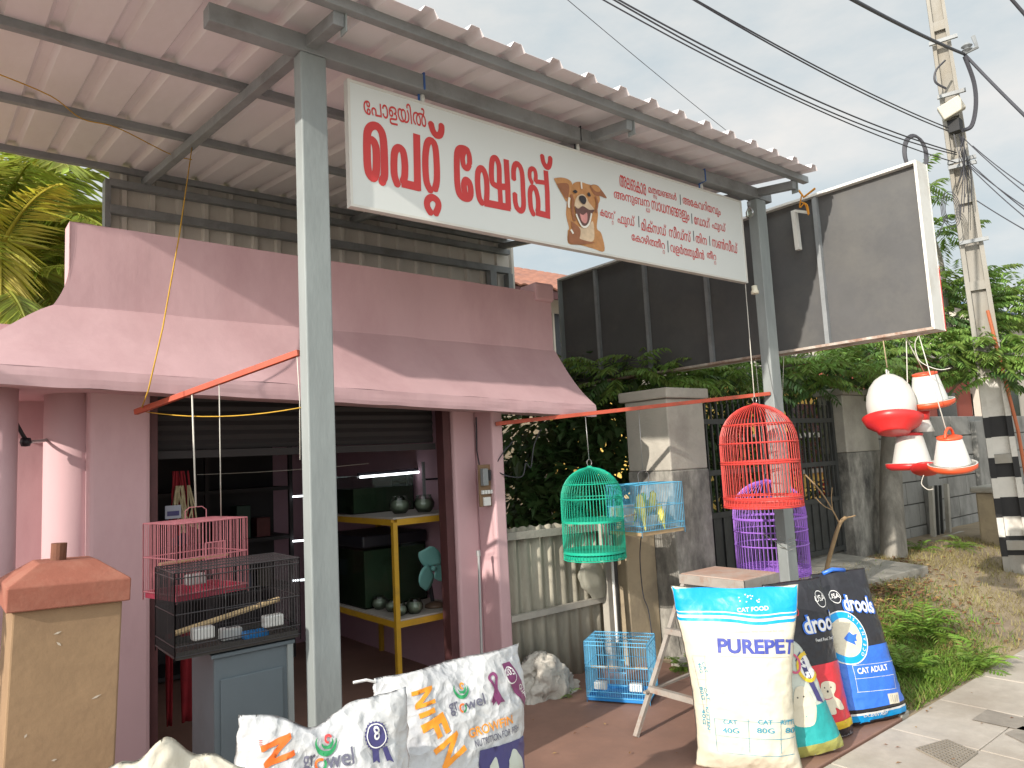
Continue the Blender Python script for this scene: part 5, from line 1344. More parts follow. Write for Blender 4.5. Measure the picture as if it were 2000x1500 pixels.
# things hung inside the doorway
M_redc = mat('red_cloth', (.25, .012, .02), .9, .2, 12); M_fib = mat('straw_fibre', (.42, .36, .22), .9, .2, 30); M_card = mat('grey_card', (.40, .42, .50), .6, .1, 20)
t = thing('rope_leads', 'bunch of red and straw coloured pet leads hanging in the dark doorway', 'pet leads', at_y(352, 920, 4.3)); mb1, mb2 = MB(), MB(); rnd = random.Random(4)
o_ = t.location
for k in range(16):
    a = Vector((rnd.uniform(-.045, .05), rnd.uniform(-.02, .02), 0)); mb1.tube([a, a + Vector((rnd.uniform(-.02, .02), 0, -.14)), a + Vector((rnd.uniform(-.05, .05), 0, -rnd.uniform(.25, .36)))], .005, 5)
for k in range(18):
    a = Vector((rnd.uniform(-.03, .04), rnd.uniform(-.04, -.02), -.08)); mb2.tube([a, a + Vector((rnd.uniform(-.025, .03), 0, -.12)), a + Vector((rnd.uniform(-.03, .045), 0, -rnd.uniform(.2, .26)))], .004, 5)
mb1.build('red_leads', M_redc, t); mb2.build('straw_leads', M_fib, t)
t = thing('price_card', 'small grey printed card hanging beside the pet leads', 'card', at_y(338, 1000, 4.25)); MB().box(-.04, -.002, -.035, .04, .002, .035).build('card', M_card, t); MB().box(-.03, -.0045, -.02, .03, -.0025, .005).build('printed_block', B_navy, t)
t = thing('red_cloth', 'red cloth strips hanging in the doorway below the black cage', 'cloth', at_y(365, 1290, 4.35))
for k, (dx, w_, L_) in enumerate(((-.09, .03, .33), (.0, .06, .33), (.1, .04, .30))):
    solid(MB().grid(lambda u, v: Vector((dx + (u - .5) * w_, .012 * math.sin(u * 9 + v * 4), .16 - (L_ + .15) * v)), 6, 8).build('strip', M_redc, t, smooth=True), .003)
wl_ = tag(MB().tube(sag(at_y(385, 927, 4.6), at_y(720, 905, 4.6), .01), .0015, 4).build('line_wire', M_str), 'thin line strung across the dark shop interior', 'wire')

# ================================================================== ON THE SHOP WALL
fu = thing('fuse_board', 'brown fuse board with old meter and fuses on the pink wall right of the door', 'fuse board', at_y(950, 948, 3.86))
M_ply = mat('brown_board', (.20, .125, .07), .8, .15, 8)
MB().box(-.058, -.0, -.135, .058, .011, .135).build('board', M_ply, fu, bevel=.002)
MB().box(-.048, -.035, .0, -.005, -.001, .11).build('meter', M_galv2, fu, bevel=.004)
MB().box(.004, -.028, .03, .022, -.001, .10).build('switch', M_hood, fu, bevel=.003); 
for k in range(4): MB().box(-.048 + k * .022, -.02, -.055, -.031 + k * .022, -.001, -.03).build('fuse', M_cup, fu, bevel=.002)
MB().box(-.035, -.016, -.13, .02, -.001, -.075).build('terminal', M_cup, fu, bevel=.002)
pth = [at_y(930, 815, 3.985), at_y(931, 880, 3.985), at_y(936, 908, 3.88)]; tag(MB().tube(pth, .005, 5).build('power_cable', M_cable), 'black cable running up the pink wall from the fuse board', 'cable')
pth = smooth_path([at_y(966, 912, 3.84), at_y(982, 885, 3.80), at_y(1002, 862, 3.80)], 5); tag(MB().tube(pth, .004, 5).build('power_cable', M_cable), 'short black cable slanting up from the fuse board to the wall corner', 'cable')
pth = smooth_path([at_y(966, 918, 3.84), at_y(992, 930, 3.80), at_y(1020, 930, 3.80), at_y(1027, 905, 3.80), at_y(1037, 912, 3.80), at_y(1043, 870, 3.80), at_y(1057, 838, 3.80)], 6); tag(MB().tube(pth, .004, 5).build('power_cable', M_cable), 'looping grey cable hanging free past the corner of the pink wall', 'cable')
rd = tag(MB().tube([at_y(934, 1075, 3.86), at_y(935, 1086, 3.858)], .014, 8).tube([at_y(935, 1086, 3.858), Vector((at_y(942, 1340, 3.80).x, 3.80, 0))], .009, 8).build('iron_rod', M_galw), 'thin grey iron rod leaning against the pink wall beside the door', 'rod')
# lamp arm at the left pier
cm = thing('bullet_lamp', 'black round lamp head on a bracket with hanging cable by the left pier', 'lamp', at_y(50, 864, 4.05))
MB().lathe([(0, -.02), (.018, -.018), (.024, 0), (.02, .02), (0, .022)], 16).build('head', M_hood, cm, smooth=True)
MB().tube([Vector((.02, 0, .002)), Vector((.055, .06, .006)), Vector((.12, .16, .02))], .008, 8).build('arm', M_galw, cm)
MB().box(.11, .14, -.015, .15, .17, .05).build('bracket', M_galw, cm, bevel=.004)
c0 = cm.location; MB().tube(smooth_path([at_y(8, 752, 4.05) - c0, at_y(22, 805, 4.03) - c0, at_y(42, 845, 4.04) - c0, Vector((0, 0, .015))], 6), .009, 7).build('cable', M_hood, cm, smooth=True)

# ================================================================== POSTS' SMALL THINGS
bh_ = thing('bulb_holder', 'cream bulb holder hanging beside the right canopy post below the sign', 'bulb holder', at_y(1474, 566, 2.86))
MB().lathe([(.014, .03), (.020, .028), (.020, .0), (.027, -.012), (.027, -.03), (.018, -.03), (0, -.028)], 16).build('holder', mat('cream_plastic', (.66, .62, .50), .4), bh_, smooth=True)
gb = thing('glass_bulb', 'clear glass bulb hanging at the right end of the shop sign', 'bulb', at_y(1464, 415, 2.885))
MB().lathe([(.01, .05), (.014, .03), (.03, .0), (.026, -.03), (0, -.045)], 14).build('globe', glass_mat('bulb_glass', (.9, .92, .85)), gb, smooth=True); MB().lathe([(0, .08), (.013, .08), (.013, .048), (0, .048)], 10).build('cap', M_galv2, gb)
tag(MB().tube([at_y(1490, 1042 + 5 * 0, 2.872)] + [Vector((XR + .066 * math.cos(a) * 1.0, YP + .048 * math.sin(a), .78 + .004 * a + .004 * math.sin(a * 3))) for a in np.linspace(-2.2, 22, 80)], .0025, 4).build('binding_wire', M_galw), 'thin grey binding wire wound around the right canopy post below the red cage', 'wire')
ye = [at_x(1560, 372, 4.98), at_x(1570, 385, 4.98), at_x(1592, 368, 4.98)]
tag(MB().tube(ye, .008, 6).tube(smooth_path([at_x(1566, 380, 4.97), at_x(1562, 405, 4.97), at_x(1572, 398, 4.97), at_x(1579, 420, 4.97)], 5), .005, 6).tube(smooth_path([at_x(1580, 418, 4.97), at_x(1576, 400, 4.97), at_x(1565, 395, 4.97)], 4), .005, 6).build('rope_tie', mat('orange_rope', (.60, .25, .02), .8, .1, 20)), 'orange yellow rope tie knotted at the top of the signboard box', 'rope')
string('long white string hanging from the roof edge past the right post', [at_y(1545, 398, 2.99), at_y(1531, 690, 2.99), at_y(1528, 780, 2.99)], .002, M_str)
# ================================================================== STEP LADDER
M_lad = mat('worn_steel', (.33, .30, .27), .55, .15, 10, stain=(.27, .13, .08), sscale=9, samt=.35)
cz = .795; cp_ = at_z(1450, 1140, cz); lx0, ly0 = cp_.x + .09, max(2.38, cp_.y); lw, ld = .33, .42
la = thing('step_ladder', 'folding grey steel step ladder with a rusty top plate behind the tall bag', 'step ladder', (lx0 + lw / 2, ly0 + ld / 2, 0))
rel(MB().box(lx0, ly0, cz - .02, lx0 + lw, ly0 + ld, cz).build('top_plate', mat('rust_pink_plate', (.42, .27, .21), .7, .15, 8, stain=(.45, .42, .38), sscale=6, samt=.45), bevel=.006), la)
rel(MB().box(lx0 - .006, ly0 - .012, cz - .055, lx0 + lw + .006, ly0 - .001, cz - .004).build('apron', M_lad), la)
rel(MB().box(lx0 - .012, ly0 - .012, cz - .055, lx0 - .001, ly0 + ld, cz - .004).build('apron', M_lad), la)
ft = at_z(1245, 1440, 0); LX = ft.x
for y, sgn in ((ly0 + .02, -1), (ly0 + ld - .02, 1)):
    rel(MB().bar((lx0 + .02, y, cz - .03), (LX, y + sgn * .03, .0), .026, .022).build('leg', M_lad), la)
    rel(MB().bar((lx0 + lw - .02, y, cz - .03), (lx0 + lw + .27, y + sgn * .03, .0), .026, .022).build('leg', M_lad), la)
    rel(MB().bar((LX + .08, y + sgn * .02, .21), (lx0 + lw + .20, y + sgn * .02, .24), .02, .012).build('brace', M_lad), la)
for z in (.22, .50):
    k = (cz - z) / cz; x = lx0 + .02 + (LX - lx0 - .02) * k
    rel(MB().bar((x - .004, ly0 - .0, z), (x - .004, ly0 + ld, z), .03, .03).build('rung', M_lad), la)

# ================================================================== POULTRY FEEDERS
F_w = mat('milky_plastic', (.70, .69, .65), .35, .03, 3, trans=.15); F_r = mat('feeder_red', (.62, .03, .03), .35, .05, 4); F_o = mat('feeder_orange_red', (.68, .09, .03), .38, .05, 4)
GF = 'poultry feeders under the signboard'
def feeder_at(px, py, x): return at_x(px, py, x)
hb = lambda px: Vector((XS + .06, at_x(px, 650, XS + .06).y, z0_))
z0_ = 2.2
p = at_x(1744, 825, 5.11)
dr = thing('poultry_drinker', 'big white egg shaped poultry drinker with a wide red bowl, hung from the signboard', 'poultry drinker', p, 0, GF, R_(-7), R_(15))
MB().lathe([(.118, .0), (.150, .06), (.155, .13), (.148, .19), (.128, .25), (.095, .30), (.05, .335), (.015, .35), (0, .352)], 32).build('dome', F_w, dr, smooth=True)
MB().lathe([(0, -.075), (.07, -.075), (.10, -.072), (.10, -.060), (.165, -.02), (.19, .03), (.186, .032), (.155, -.008), (.10, -.045), (0, -.045)], 36).build('bowl', F_r, dr, smooth=True)
MB().tube([Vector((-.012, 0, .345)), Vector((-.014, 0, .38)), Vector((.014, 0, .38)), Vector((.012, 0, .345))], .006, 6).build('loop', F_w, dr)
string('jute cord holding the big white drinker from the signboard', [p + Vector((.0, 0, .375)), Vector((p.x - .02, p.y, 2.205))], .004, M_jute)
def feeder(label, loc, s, m, lean, roll, handle=False, rotz=0):
    t = thing('poultry_feeder', label, 'poultry feeder', loc, rotz, GF, lean, roll)
    MB().lathe([(.128 * s, .012), (.122 * s, .03), (.080 * s, .225 * s)], 30).build('hopper', F_w, t, smooth=True)
    MB().lathe([(0, -.012), (.13 * s, -.012), (.160 * s, .006), (.163 * s, .034), (.158 * s, .034), (.15 * s, .012), (.126 * s, .008), (0, .008)], 34).build('tray', m, t, smooth=True)
    MB().lathe([(.150 * s, .0335), (.157 * s, .0365), (.163 * s, .0345)], 34).build('tray_lip', F_w, t, smooth=True)
    MB().lathe([(.082 * s, .222 * s), (.084 * s, .228 * s), (.084 * s, .238 * s), (.06 * s, .243 * s), (0, .243 * s)], 24).build('lid', m, t, smooth=True)
    if handle: MB().tube(smooth_path([Vector((-.078 * s, 0, .24 * s)), Vector((-.05 * s, 0, .285 * s)), Vector((0, 0, .30 * s)), Vector((.05 * s, 0, .285 * s)), Vector((.078 * s, 0, .24 * s))], 5), .009, 6).build('handle', m, t, smooth=True)
    return t
pA = at_x(1817, 792, 5.36); feeder('white cone poultry feeder with red lid and tray, upper one behind the big drinker', pA, .95, F_o, R_(0), R_(-10))
pB = at_x(1782, 915, 5.27); feeder('white cone poultry feeder with red tray, directly below the big drinker', pB, 1.0, F_r, R_(0), R_(2))
pC = at_x(1861, 915, 5.06); feeder('white cone poultry feeder with an orange handle loop, rightmost of the cluster', pC, .86, F_o, R_(4), R_(-11), True)
pD = at_x(1801, 838, 5.33); t = thing('poultry_feeder', 'small white funnel feeder with a red cup between the hanging feeders', 'poultry feeder', pD, 0, GF)
MB().lathe([(.075, -.02), (.05, .06)], 20).build('hopper', F_w, t, smooth=True); MB().lathe([(.05, .061), (.062, .12), (.058, .12), (.046, .063)], 20).build('cup', F_r, t, smooth=True)
t = thing('feeder_lid', 'loose tilted red feeder lid hanging lowest in the cluster', 'lid', at_x(1808, 918, 5.08), 0, None, R_(-12), R_(28)); MB().lathe([(0, 0), (.085, 0), (.09, .012), (.086, .012), (.08, .004), (0, .004)], 24).build('disc', F_r, t, smooth=True)
for lab, a, b in (('white cord holding the upper feeder from the signboard', at_x(1767, 655, 5.15), pA + Vector((-.03, 0, .22))), ('white cord running from the signboard corner down to the rightmost feeder', at_x(1794, 652, 5.10), pC + Vector((-.04, 0, .25))), ('white cord holding the feeder below the big drinker', at_x(1770, 658, 5.13), pB + Vector((0, 0, .24)))):
    string(lab, [a, b], .0035, M_str)
string('white cord loop hanging from the signboard corner by the feeders', smooth_path([at_x(1796, 652, 5.1), at_x(1787, 672, 5.1), at_x(1793, 700, 5.1), at_x(1808, 713, 5.1), at_x(1835, 722, 5.1), at_x(1856, 719, 5.1)], 5), .003, M_str)
string('white cord end curling below the feeder cluster', smooth_path([at_x(1804, 928, 5.07), at_x(1800, 945, 5.07), at_x(1812, 956, 5.07), at_x(1823, 955, 5.07)], 5), .003, M_str)

# ================================================================== PIPES AND BAG BY THE FENCE
tag(MB().tube([at_y(1196, 1040, 3.72), at_z(1212, 1310, 0)], .022, 10).build('drain_pipe', mat('black_pipe', (.03, .028, .025), .5, .2, 8)), 'black pipe standing against the tan wall stub beside the fence', 'pipe')
tag(MB().tube([at_y(1192, 1045, 3.66), at_y(1206, 1255, 3.60)], .010, 8).build('white_tube', M_white), 'thin white tube in front of the black pipe by the fence', 'tube')
tag(MB().tube(smooth_path([at_y(1258, 1010, 3.48), at_y(1250, 1080, 3.5), at_y(1256, 1160, 3.5), at_y(1268, 1200, 3.5), at_z(1282, 1320, 0)], 6), .004, 5).build('hanging_wire', M_cable), 'thin black wire drooping down the edge of the tall concrete pillar', 'wire')
M_poly = mat('clear_polythene', (.55, .54, .46), .25, .1, 8, .5, 14, trans=.5)
pg = at_y(1152, 1130, 3.82)
def pb_fn(u, v):
    a = 2 * math.pi * u; w = .085 * (.55 + .6 * math.sin(math.pi * min(1, v * .85 + .12)))
    n_ = 1 + .3 * noise.noise(Vector((math.cos(a) * 2, math.sin(a) * 2, v * 4)))
    return pg + Vector((w * math.cos(a) * n_ * 1.25 + .06 * v * v, w * .35 * math.sin(a) * n_ - .02, .12 - .26 * v))
tag(MB().grid(pb_fn, 24, 14).build('plastic_bag', M_poly, smooth=True), 'crumpled clear polythene bag hanging on the sheet fence below the green cage', 'bag')
# dry branch
M_br = mat('dry_wood', (.34, .235, .13), .9, .15, 14, .3, 40)
Z5 = lambda x, y: at_d(1300 + x / 3.66, 720 + y / 3.66, 5.9)
db = thing('dry_branch', 'bare forked dry branch standing upright behind the leaning feed bags', 'branch', at_d(1610, 1180, 5.9))
rel(MB().tube(smooth_path([at_d(1600, 1240, 5.9), Z5(1140, 1500), Z5(1190, 1280), Z5(1245, 1110), Z5(1290, 1062)], 5), [.020] * 5 + [.017] * 8 + [.015] * 8, 8).build('stem', M_br, smooth=True), db)
rel(MB().tube(smooth_path([Z5(1288, 1064), Z5(1320, 1060), Z5(1356, 1050)], 4), .006, 6).build('twig', M_br), db)
rel(MB().tube(smooth_path([Z5(1245, 1112), Z5(1195, 1015), Z5(1110, 880), Z5(1000, 760)], 4), .006, 6).build('twig', M_br), db)
rel(MB().tube(smooth_path([Z5(1195, 1015), Z5(1185, 930), Z5(1190, 850)], 4), .004, 6).build('twig', M_br), db)
rel(MB().tube(smooth_path([Z5(1190, 1010), Z5(1130, 980), Z5(1070, 920)], 4), .004, 6).build('twig', M_br), db)
# drain grate and dark slabs in the pavement
def quad_thing(name, label, cat, pix, m, z=.006):
    o = MB().add([at_z(*p, z) for p in pix], [(3, 2, 1, 0)]).build(name, m); return tag(o, label, cat)
gq = [at_z(*p, .006) for p in ((1790, 1462), (1850, 1445), (1908, 1470), (1868, 1500))]
gr = thing('drain_grate', 'square metal drain grate set in the pavement near the kerb', 'drain grate', gq[0].lerp(gq[2], .5)); o_ = gr.location
mb = MB(); c0 = [q - o_ for q in gq]
for i in range(11):
    k = i / 10; mb.bar(c0[0].lerp(c0[3], k), c0[1].lerp(c0[2], k), .008, .006); mb.bar(c0[0].lerp(c0[1], k), c0[3].lerp(c0[2], k), .006, .007)
mb.build('bars', mat('grate_iron', (.26, .23, .19), .7, .15, 9), gr); MB().add([c + Vector((0, 0, -.004)) for c in c0], [(0, 3, 2, 1)]).build('pit', mat('drain_dark', (.06, .055, .05), .9), gr)
sl1 = MB().add([at_z(*p, .005) for p in ((1898, 1405), (1928, 1385), (2040, 1412), (2040, 1435))], [(3, 2, 1, 0)]).build('pavement_patch', M_dark); tag(sl1, kind='structure')
sl2 = MB().add([at_z(*p, .005) for p in ((1962, 1432), (1998, 1418), (2060, 1440), (2040, 1470))], [(3, 2, 1, 0)]).build('pavement_patch', M_dark); tag(sl2, kind='structure')
# ================================================================== PLANTS
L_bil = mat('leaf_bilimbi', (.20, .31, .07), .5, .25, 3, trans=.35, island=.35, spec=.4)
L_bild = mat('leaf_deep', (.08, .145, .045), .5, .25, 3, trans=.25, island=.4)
L_palm = mat('leaf_palm', (.36, .42, .07), .45, .3, 2, trans=.35, island=.35, spec=.45)
L_palmy = mat('leaf_palm_gold', (.60, .54, .08), .45, .2, 2, trans=.25, island=.25)
L_far = mat('leaf_far', (.11, .165, .055), .6, .3, 2, trans=.15, island=.4)
L_weed = mat('leaf_weed', (.17, .28, .04), .55, .2, 5, trans=.3, island=.3)
L_straw = mat('grass_straw', (.30, .25, .10), .8, .2, 5, trans=.2, island=.35)
M_bark = mat('grey_bark', (.19, .175, .15), .95, .3, 9, .7, 40, stain=(.34, .32, .28), sscale=5, samt=.4, stretch=(1, 1, .35))
M_barkd = mat('dark_bark', (.09, .075, .055), .95, .3, 9, .5, 40)
def leafq(mb, p, d, n, L, W, bend=.0):
    """one pointed leaf: four sided, folded a little"""
    s = d.cross(n)
    if s.length < 1e-5: return
    s.normalize(); m = p + d * (L * .45) + n * bend * L
    mb.add([p, m + s * W, p + d * L - n * bend * L * .6, m - s * W], [(0, 1, 2, 3)])
def pinnate(mb, p, d, L, n, rnd, droop=.5, lw=.028, ll=.10, hang=.55):
    d = d.normalized(); q = Vector(p); up = Vector((0, 0, 1)); step = L / n
    for i in range(n):
        k = i / n; dd = (d + Vector((0, 0, -droop * k * 1.6))).normalized(); q = q + dd * step
        s = dd.cross(up)
        if s.length < 1e-4: s = Vector((1, 0, 0))
        s.normalize(); f = (1 - .55 * abs(k - .45) * 1.6)
        for sg_ in (1, -1):
            ld = (s * sg_ * .75 + dd * .45 + Vector((0, 0, -hang * rnd.uniform(.5, 1.3)))).normalized()
            nn = (up * .8 + s * sg_ * .5 + Vector((rnd.uniform(-.3, .3), rnd.uniform(-.3, .3), 0))).normalized()
            leafq(mb, q, ld, nn, ll * f * rnd.uniform(.8, 1.15), lw * f * .5, .06)
def limb(mb, pts, r0, r1, n=8):
    q = smooth_path(pts, 5); mb.tube(q, [r0 + (r1 - r0) * i / (len(q) - 1) for i in range(len(q))], n)
def broad(mb, c, R, n, rnd, L=.12, W=.03, flat=.8, shell=.45):
    for _ in range(n):
        v = Vector((rnd.gauss(0, 1), rnd.gauss(0, 1), rnd.gauss(0, 1))).normalized(); r = R * (shell + (1 - shell) * rnd.random() ** .6)
        r *= 1 + .35 * noise.noise(v * 1.8 + Vector(c) * .7)
        p = Vector(c) + Vector((v.x * r, v.y * r, v.z * r * flat))
        d = (v + Vector((rnd.uniform(-.6, .6), rnd.uniform(-.6, .6), -.5 + rnd.uniform(-.4, .3)))).normalized()
        n_ = (Vector((0, 0, 1)) + v * .5 + Vector((rnd.uniform(-.4, .4), rnd.uniform(-.4, .4), 0))).normalized()
        leafq(mb, p, d, n_, L * rnd.uniform(.7, 1.25), W * rnd.uniform(.7, 1.2), .08)
# ---- roadside tree with feathery leaves
rnd = random.Random(12)
tr = thing('roadside_tree', 'roadside tree with feathery drooping leaves and pale grey bark behind the signboard', 'tree', at_y(1748, 1115, 3.5)); b0_ = tr.location
mb = MB(); topc = at_d(1745, 780, 7.6)
limb(mb, [b0_ - Vector((0, 0, .08)), at_y(1742, 1010, 3.52), at_y(1740, 900, 3.55), topc], .135, .09, 12)
limb(mb, [topc, at_d(1700, 730, 7.6), at_d(1600, 700, 7.4), at_d(1480, 705, 7.1)], .06, .015); limb(mb, [topc, at_d(1760, 700, 7.7), at_d(1850, 640, 8.1), at_d(1900, 580, 8.3)], .07, .015)
limb(mb, [topc, at_d(1800, 740, 7.6), at_d(1900, 705, 7.5), at_d(1990, 690, 7.4)], .05, .012); limb(mb, [at_d(1600, 700, 7.4), at_d(1480, 720, 7.2), at_d(1330, 715, 6.9), at_d(1240, 730, 6.7)], .03, .01)
limb(mb, [at_d(1850, 640, 8.1), at_d(1840, 520, 8.0), at_d(1815, 440, 7.9), at_d(1790, 350, 7.8)], .03, .008)
rel(mb.build('trunk', M_bark, smooth=True), tr)
mb = MB(); md = MB()
cl = [(1210, 735, 6.6, .32, 9), (1270, 745, 6.7, .3, 9), (1330, 730, 6.8, .35, 11), (1400, 745, 7.0, .35, 11), (1470, 725, 7.1, .35, 12), (1540, 735, 7.2, .38, 13), (1600, 720, 7.3, .4, 14), (1650, 735, 7.2, .36, 13), (1690, 700, 7.6, .4, 13), (1720, 740, 7.6, .3, 9), (1780, 700, 7.6, .38, 12), (1850, 690, 7.5, .4, 14), (1910, 700, 7.4, .38, 13), (1960, 680, 7.3, .4, 14), (2010, 695, 7.3, .4, 12), (1900, 730, 7.3, .25, 8), (1970, 730, 7.2, .25, 8),
      (1830, 570, 8.1, .42, 14), (1880, 560, 8.2, .4, 14), (1930, 580, 8.3, .45, 16), (1990, 560, 8.4, .3, 8), (1860, 620, 8.1, .45, 15), (1930, 640, 8.1, .45, 15), (1990, 630, 8.2, .4, 13), (1840, 665, 8.0, .35, 10), (1790, 355, 7.8, .14, 4), (1800, 385, 7.85, .12, 3), (1815, 455, 7.9, .20, 6), (1845, 460, 7.95, .18, 5), (1800, 620, 8.0, .3, 8), (1750, 660, 7.9, .3, 8), (1700, 660, 7.8, .25, 6), (1420, 700, 7.2, .25, 6), (1340, 690, 7.0, .22, 5), (1250, 700, 6.8, .2, 5)]
for px, py, d, R, n in cl:
    c = at_d(px, py, d)
    for i in range(n * 2):
        a = rnd.uniform(0, 2 * math.pi); el = rnd.uniform(-.35, .6)
        v = Vector((math.cos(a) * math.cos(el), math.sin(a) * math.cos(el), math.sin(el)))
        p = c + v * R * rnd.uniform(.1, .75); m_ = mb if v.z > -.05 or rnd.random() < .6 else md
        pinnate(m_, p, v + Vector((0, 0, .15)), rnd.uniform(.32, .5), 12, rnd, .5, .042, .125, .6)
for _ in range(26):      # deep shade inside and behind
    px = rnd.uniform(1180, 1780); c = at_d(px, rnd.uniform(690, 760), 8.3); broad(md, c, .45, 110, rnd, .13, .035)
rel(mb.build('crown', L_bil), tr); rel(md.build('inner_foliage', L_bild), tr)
# ---- dark bushy tree behind the sheet fence
def bushy(name, label, base, clumps, m, n, L=.13, W=.035, trunk=None, seed=1, cat='tree'):
    rn = random.Random(seed); t = thing(name, label, cat, base)
    mbt = MB(); mbl = MB()
    for c, R in clumps:
        limb(mbt, [Vector(base), Vector(base).lerp(Vector(c), .5) + Vector((rn.uniform(-.1, .1), rn.uniform(-.1, .1), 0)), Vector(c)], (trunk or .05), .012, 7)
        broad(mbl, c, R, n, rn, L, W)
    rel(mbt.build('trunk', M_barkd, smooth=True), t); rel(mbl.build('crown', m), t); return t
def cs(l): return [(at_d(a, b, d), r) for a, b, d, r in l]
bushy('leafy_tree', 'dark broad leaved tree filling the gap behind the sheet fence and the pink awning', Vector((5.0, 5.4, -.03)), cs([(1030, 860, 7.0, .5), (1090, 820, 7.2, .55), (1150, 790, 7.2, .5), (1200, 840, 6.8, .5), (1060, 950, 6.8, .5), (1130, 930, 6.8, .5), (1200, 950, 6.6, .45), (1010, 1000, 6.6, .4), (1100, 1030, 6.4, .4), (1180, 1040, 6.3, .4), (1250, 760, 7.6, .45), (1170, 720, 7.6, .4)]), L_bild, 420, .15, .042, .05, 3)
bushy('leafy_tree', 'small tree behind the gate with dark leaves and gaps showing a yellow house', Vector((8.4, 5.6, .3)), cs([(1400, 830, 8.6, .35), (1400, 900, 8.4, .5), (1470, 920, 8.2, .45), (1400, 1000, 8.0, .45), (1350, 830, 8.4, .5)]), L_bild, 330, .14, .04, .04, 5)
# strappy garden plant seen through the gate bars
rn = random.Random(8); gp = thing('garden_plant', 'yellow green strap leaved garden plant seen through the bars of the iron gate', 'plant', at_d(1580, 1010, 8.0)); mb = MB()
for (px, py) in ((1560, 830), (1590, 820), (1575, 870), (1600, 880), (1545, 860)):
    c = at_d(px, py, 7.9)
    for _ in range(60):
        a = rn.uniform(0, 6.28); d = Vector((math.cos(a), math.sin(a), rn.uniform(-.7, .7))).normalized(); leafq(mb, c + d * .05, d, Vector((0, 0, 1)), rn.uniform(.15, .34), .010, .08)
rel(mb.build('leaves', L_weed), gp); mb = MB(); limb(mb, [gp.location - Vector((0, 0, .25)), at_d(1578, 930, 7.9), at_d(1576, 850, 7.9)], .02, .01, 6); rel(mb.build('stem', M_barkd), gp)
rn = random.Random(18); fp_ = thing('flowering_shrub', 'small shrub with red flower heads just inside the iron gate', 'shrub', at_d(1606, 1080, 7.9)); mb, mf, ms = MB(), MB(), MB()
for px, py in ((1600, 960), (1618, 970), (1590, 990), (1612, 1000)):
    broad(mb, at_d(px, py, 7.8), .16, 60, rn, .07, .022)
for px, py in ((1606, 960), (1600, 968), (1612, 968), (1608, 942)):
    c = at_d(px, py, 7.6)
    for _ in range(40):
        d = Vector((rn.gauss(0, 1), rn.gauss(0, 1), rn.gauss(0, 1))).normalized(); leafq(mf, c + d * .02, d, Vector((0, 0, 1)), .035, .011)
limb(ms, [fp_.location - Vector((0, 0, .1)), at_d(1604, 1020, 7.85), at_d(1606, 965, 7.7)], .014, .006, 6)
rel(mb.build('leaves', L_bild), fp_); rel(mf.build('flowers', mat('petal_red', (.55, .03, .03), .6, .2, 8)), fp_); rel(ms.build('stem', M_barkd), fp_)
# ---- coconut palm on the left
def palm(name, label, crown, nfr, L, seed, h0, gold=.3):
    rn = random.Random(seed); t = thing(name, label, 'palm tree', Vector((crown.x, crown.y, h0)))
    mbt = MB(); limb(mbt, [Vector((crown.x + .25, crown.y, h0 - .1)), Vector((crown.x + .15, crown.y, (h0 + crown.z) / 2)), crown], .17, .12, 12); rel(mbt.build('trunk', M_bark, smooth=True), t)
    for i in range(nfr):
        a = 2 * math.pi * (i * .382 + .05) ; el = R_(75 - 95 * (i / nfr)) + rn.uniform(-.1, .1); mb = MB(); d = Vector((math.cos(a) * math.cos(el), math.sin(a) * math.cos(el), math.sin(el)))
        q = Vector(crown); pts = [q.copy()]; n = 40; cur = d.copy()
        side = d.cross(Vector((0, 0, 1))); side = side.normalized() if side.length > .05 else Vector((1, 0, 0))
        for k in range(n):
            cur = (cur + Vector((0, 0, -.030 - .018 * k / n))).normalized(); q = q + cur * (L / n); pts.append(q.copy())
            if k > 4:
                f = math.sin(math.pi * min(1, .12 + .86 * (k / n))) ** .7; upn = side.cross(cur).normalized()
                for sg_ in (1, -1):
                    for r_ in range(2):
                        ld = (side * sg_ * .8 + cur * (.45 + .5 * k / n) + Vector((0, 0, -.30 - rn.uniform(0, .3)))).normalized()
                        leafq(mb, q - cur * (r_ * L / n / 2), ld, upn, .55 * f * rn.uniform(.85, 1.1) * L / 2.2, .017 * L / 2.2 + .004, .03)
        mb.tube(pts, [.028 * (1 - .8 * k / n) for k in range(n + 1)], 5)
        rel(mb.build('frond', L_palmy if rn.random() < gold else L_palm), t)
    return t
palm('coconut_palm', 'coconut palm with sunlit yellow green fronds beyond the left end of the pink parapet', at_d(-10, 455, 7.6), 38, 2.3, 3, .0, .4)
palm('coconut_palm', 'smaller dark palm crown low behind the left end of the parapet', at_d(-40, 600, 6.9), 24, 1.7, 6, .0, .2)
# ---- added shrub, unseen off the left edge, placed to shade the pink wall
bushy('added_shade_shrub', 'added leafy shrub out of view at the far left, placed to shade the pink wall', Vector((-1.4, 3.35, -.03)), [((-1.45, 3.17, .9), .33), ((-1.4, 3.16, 1.5), .34), ((-1.5, 3.14, 2.05), .33), ((-1.3, 3.2, 2.4), .22), ((-1.7, 3.1, 1.2), .4), ((-1.7, 3.1, 1.9), .4), ((-1.45, 3.25, .4), .4), ((-1.2, 3.75, .3), .3)], L_far, 420, .14, .05, .03, 9, 'shrub')
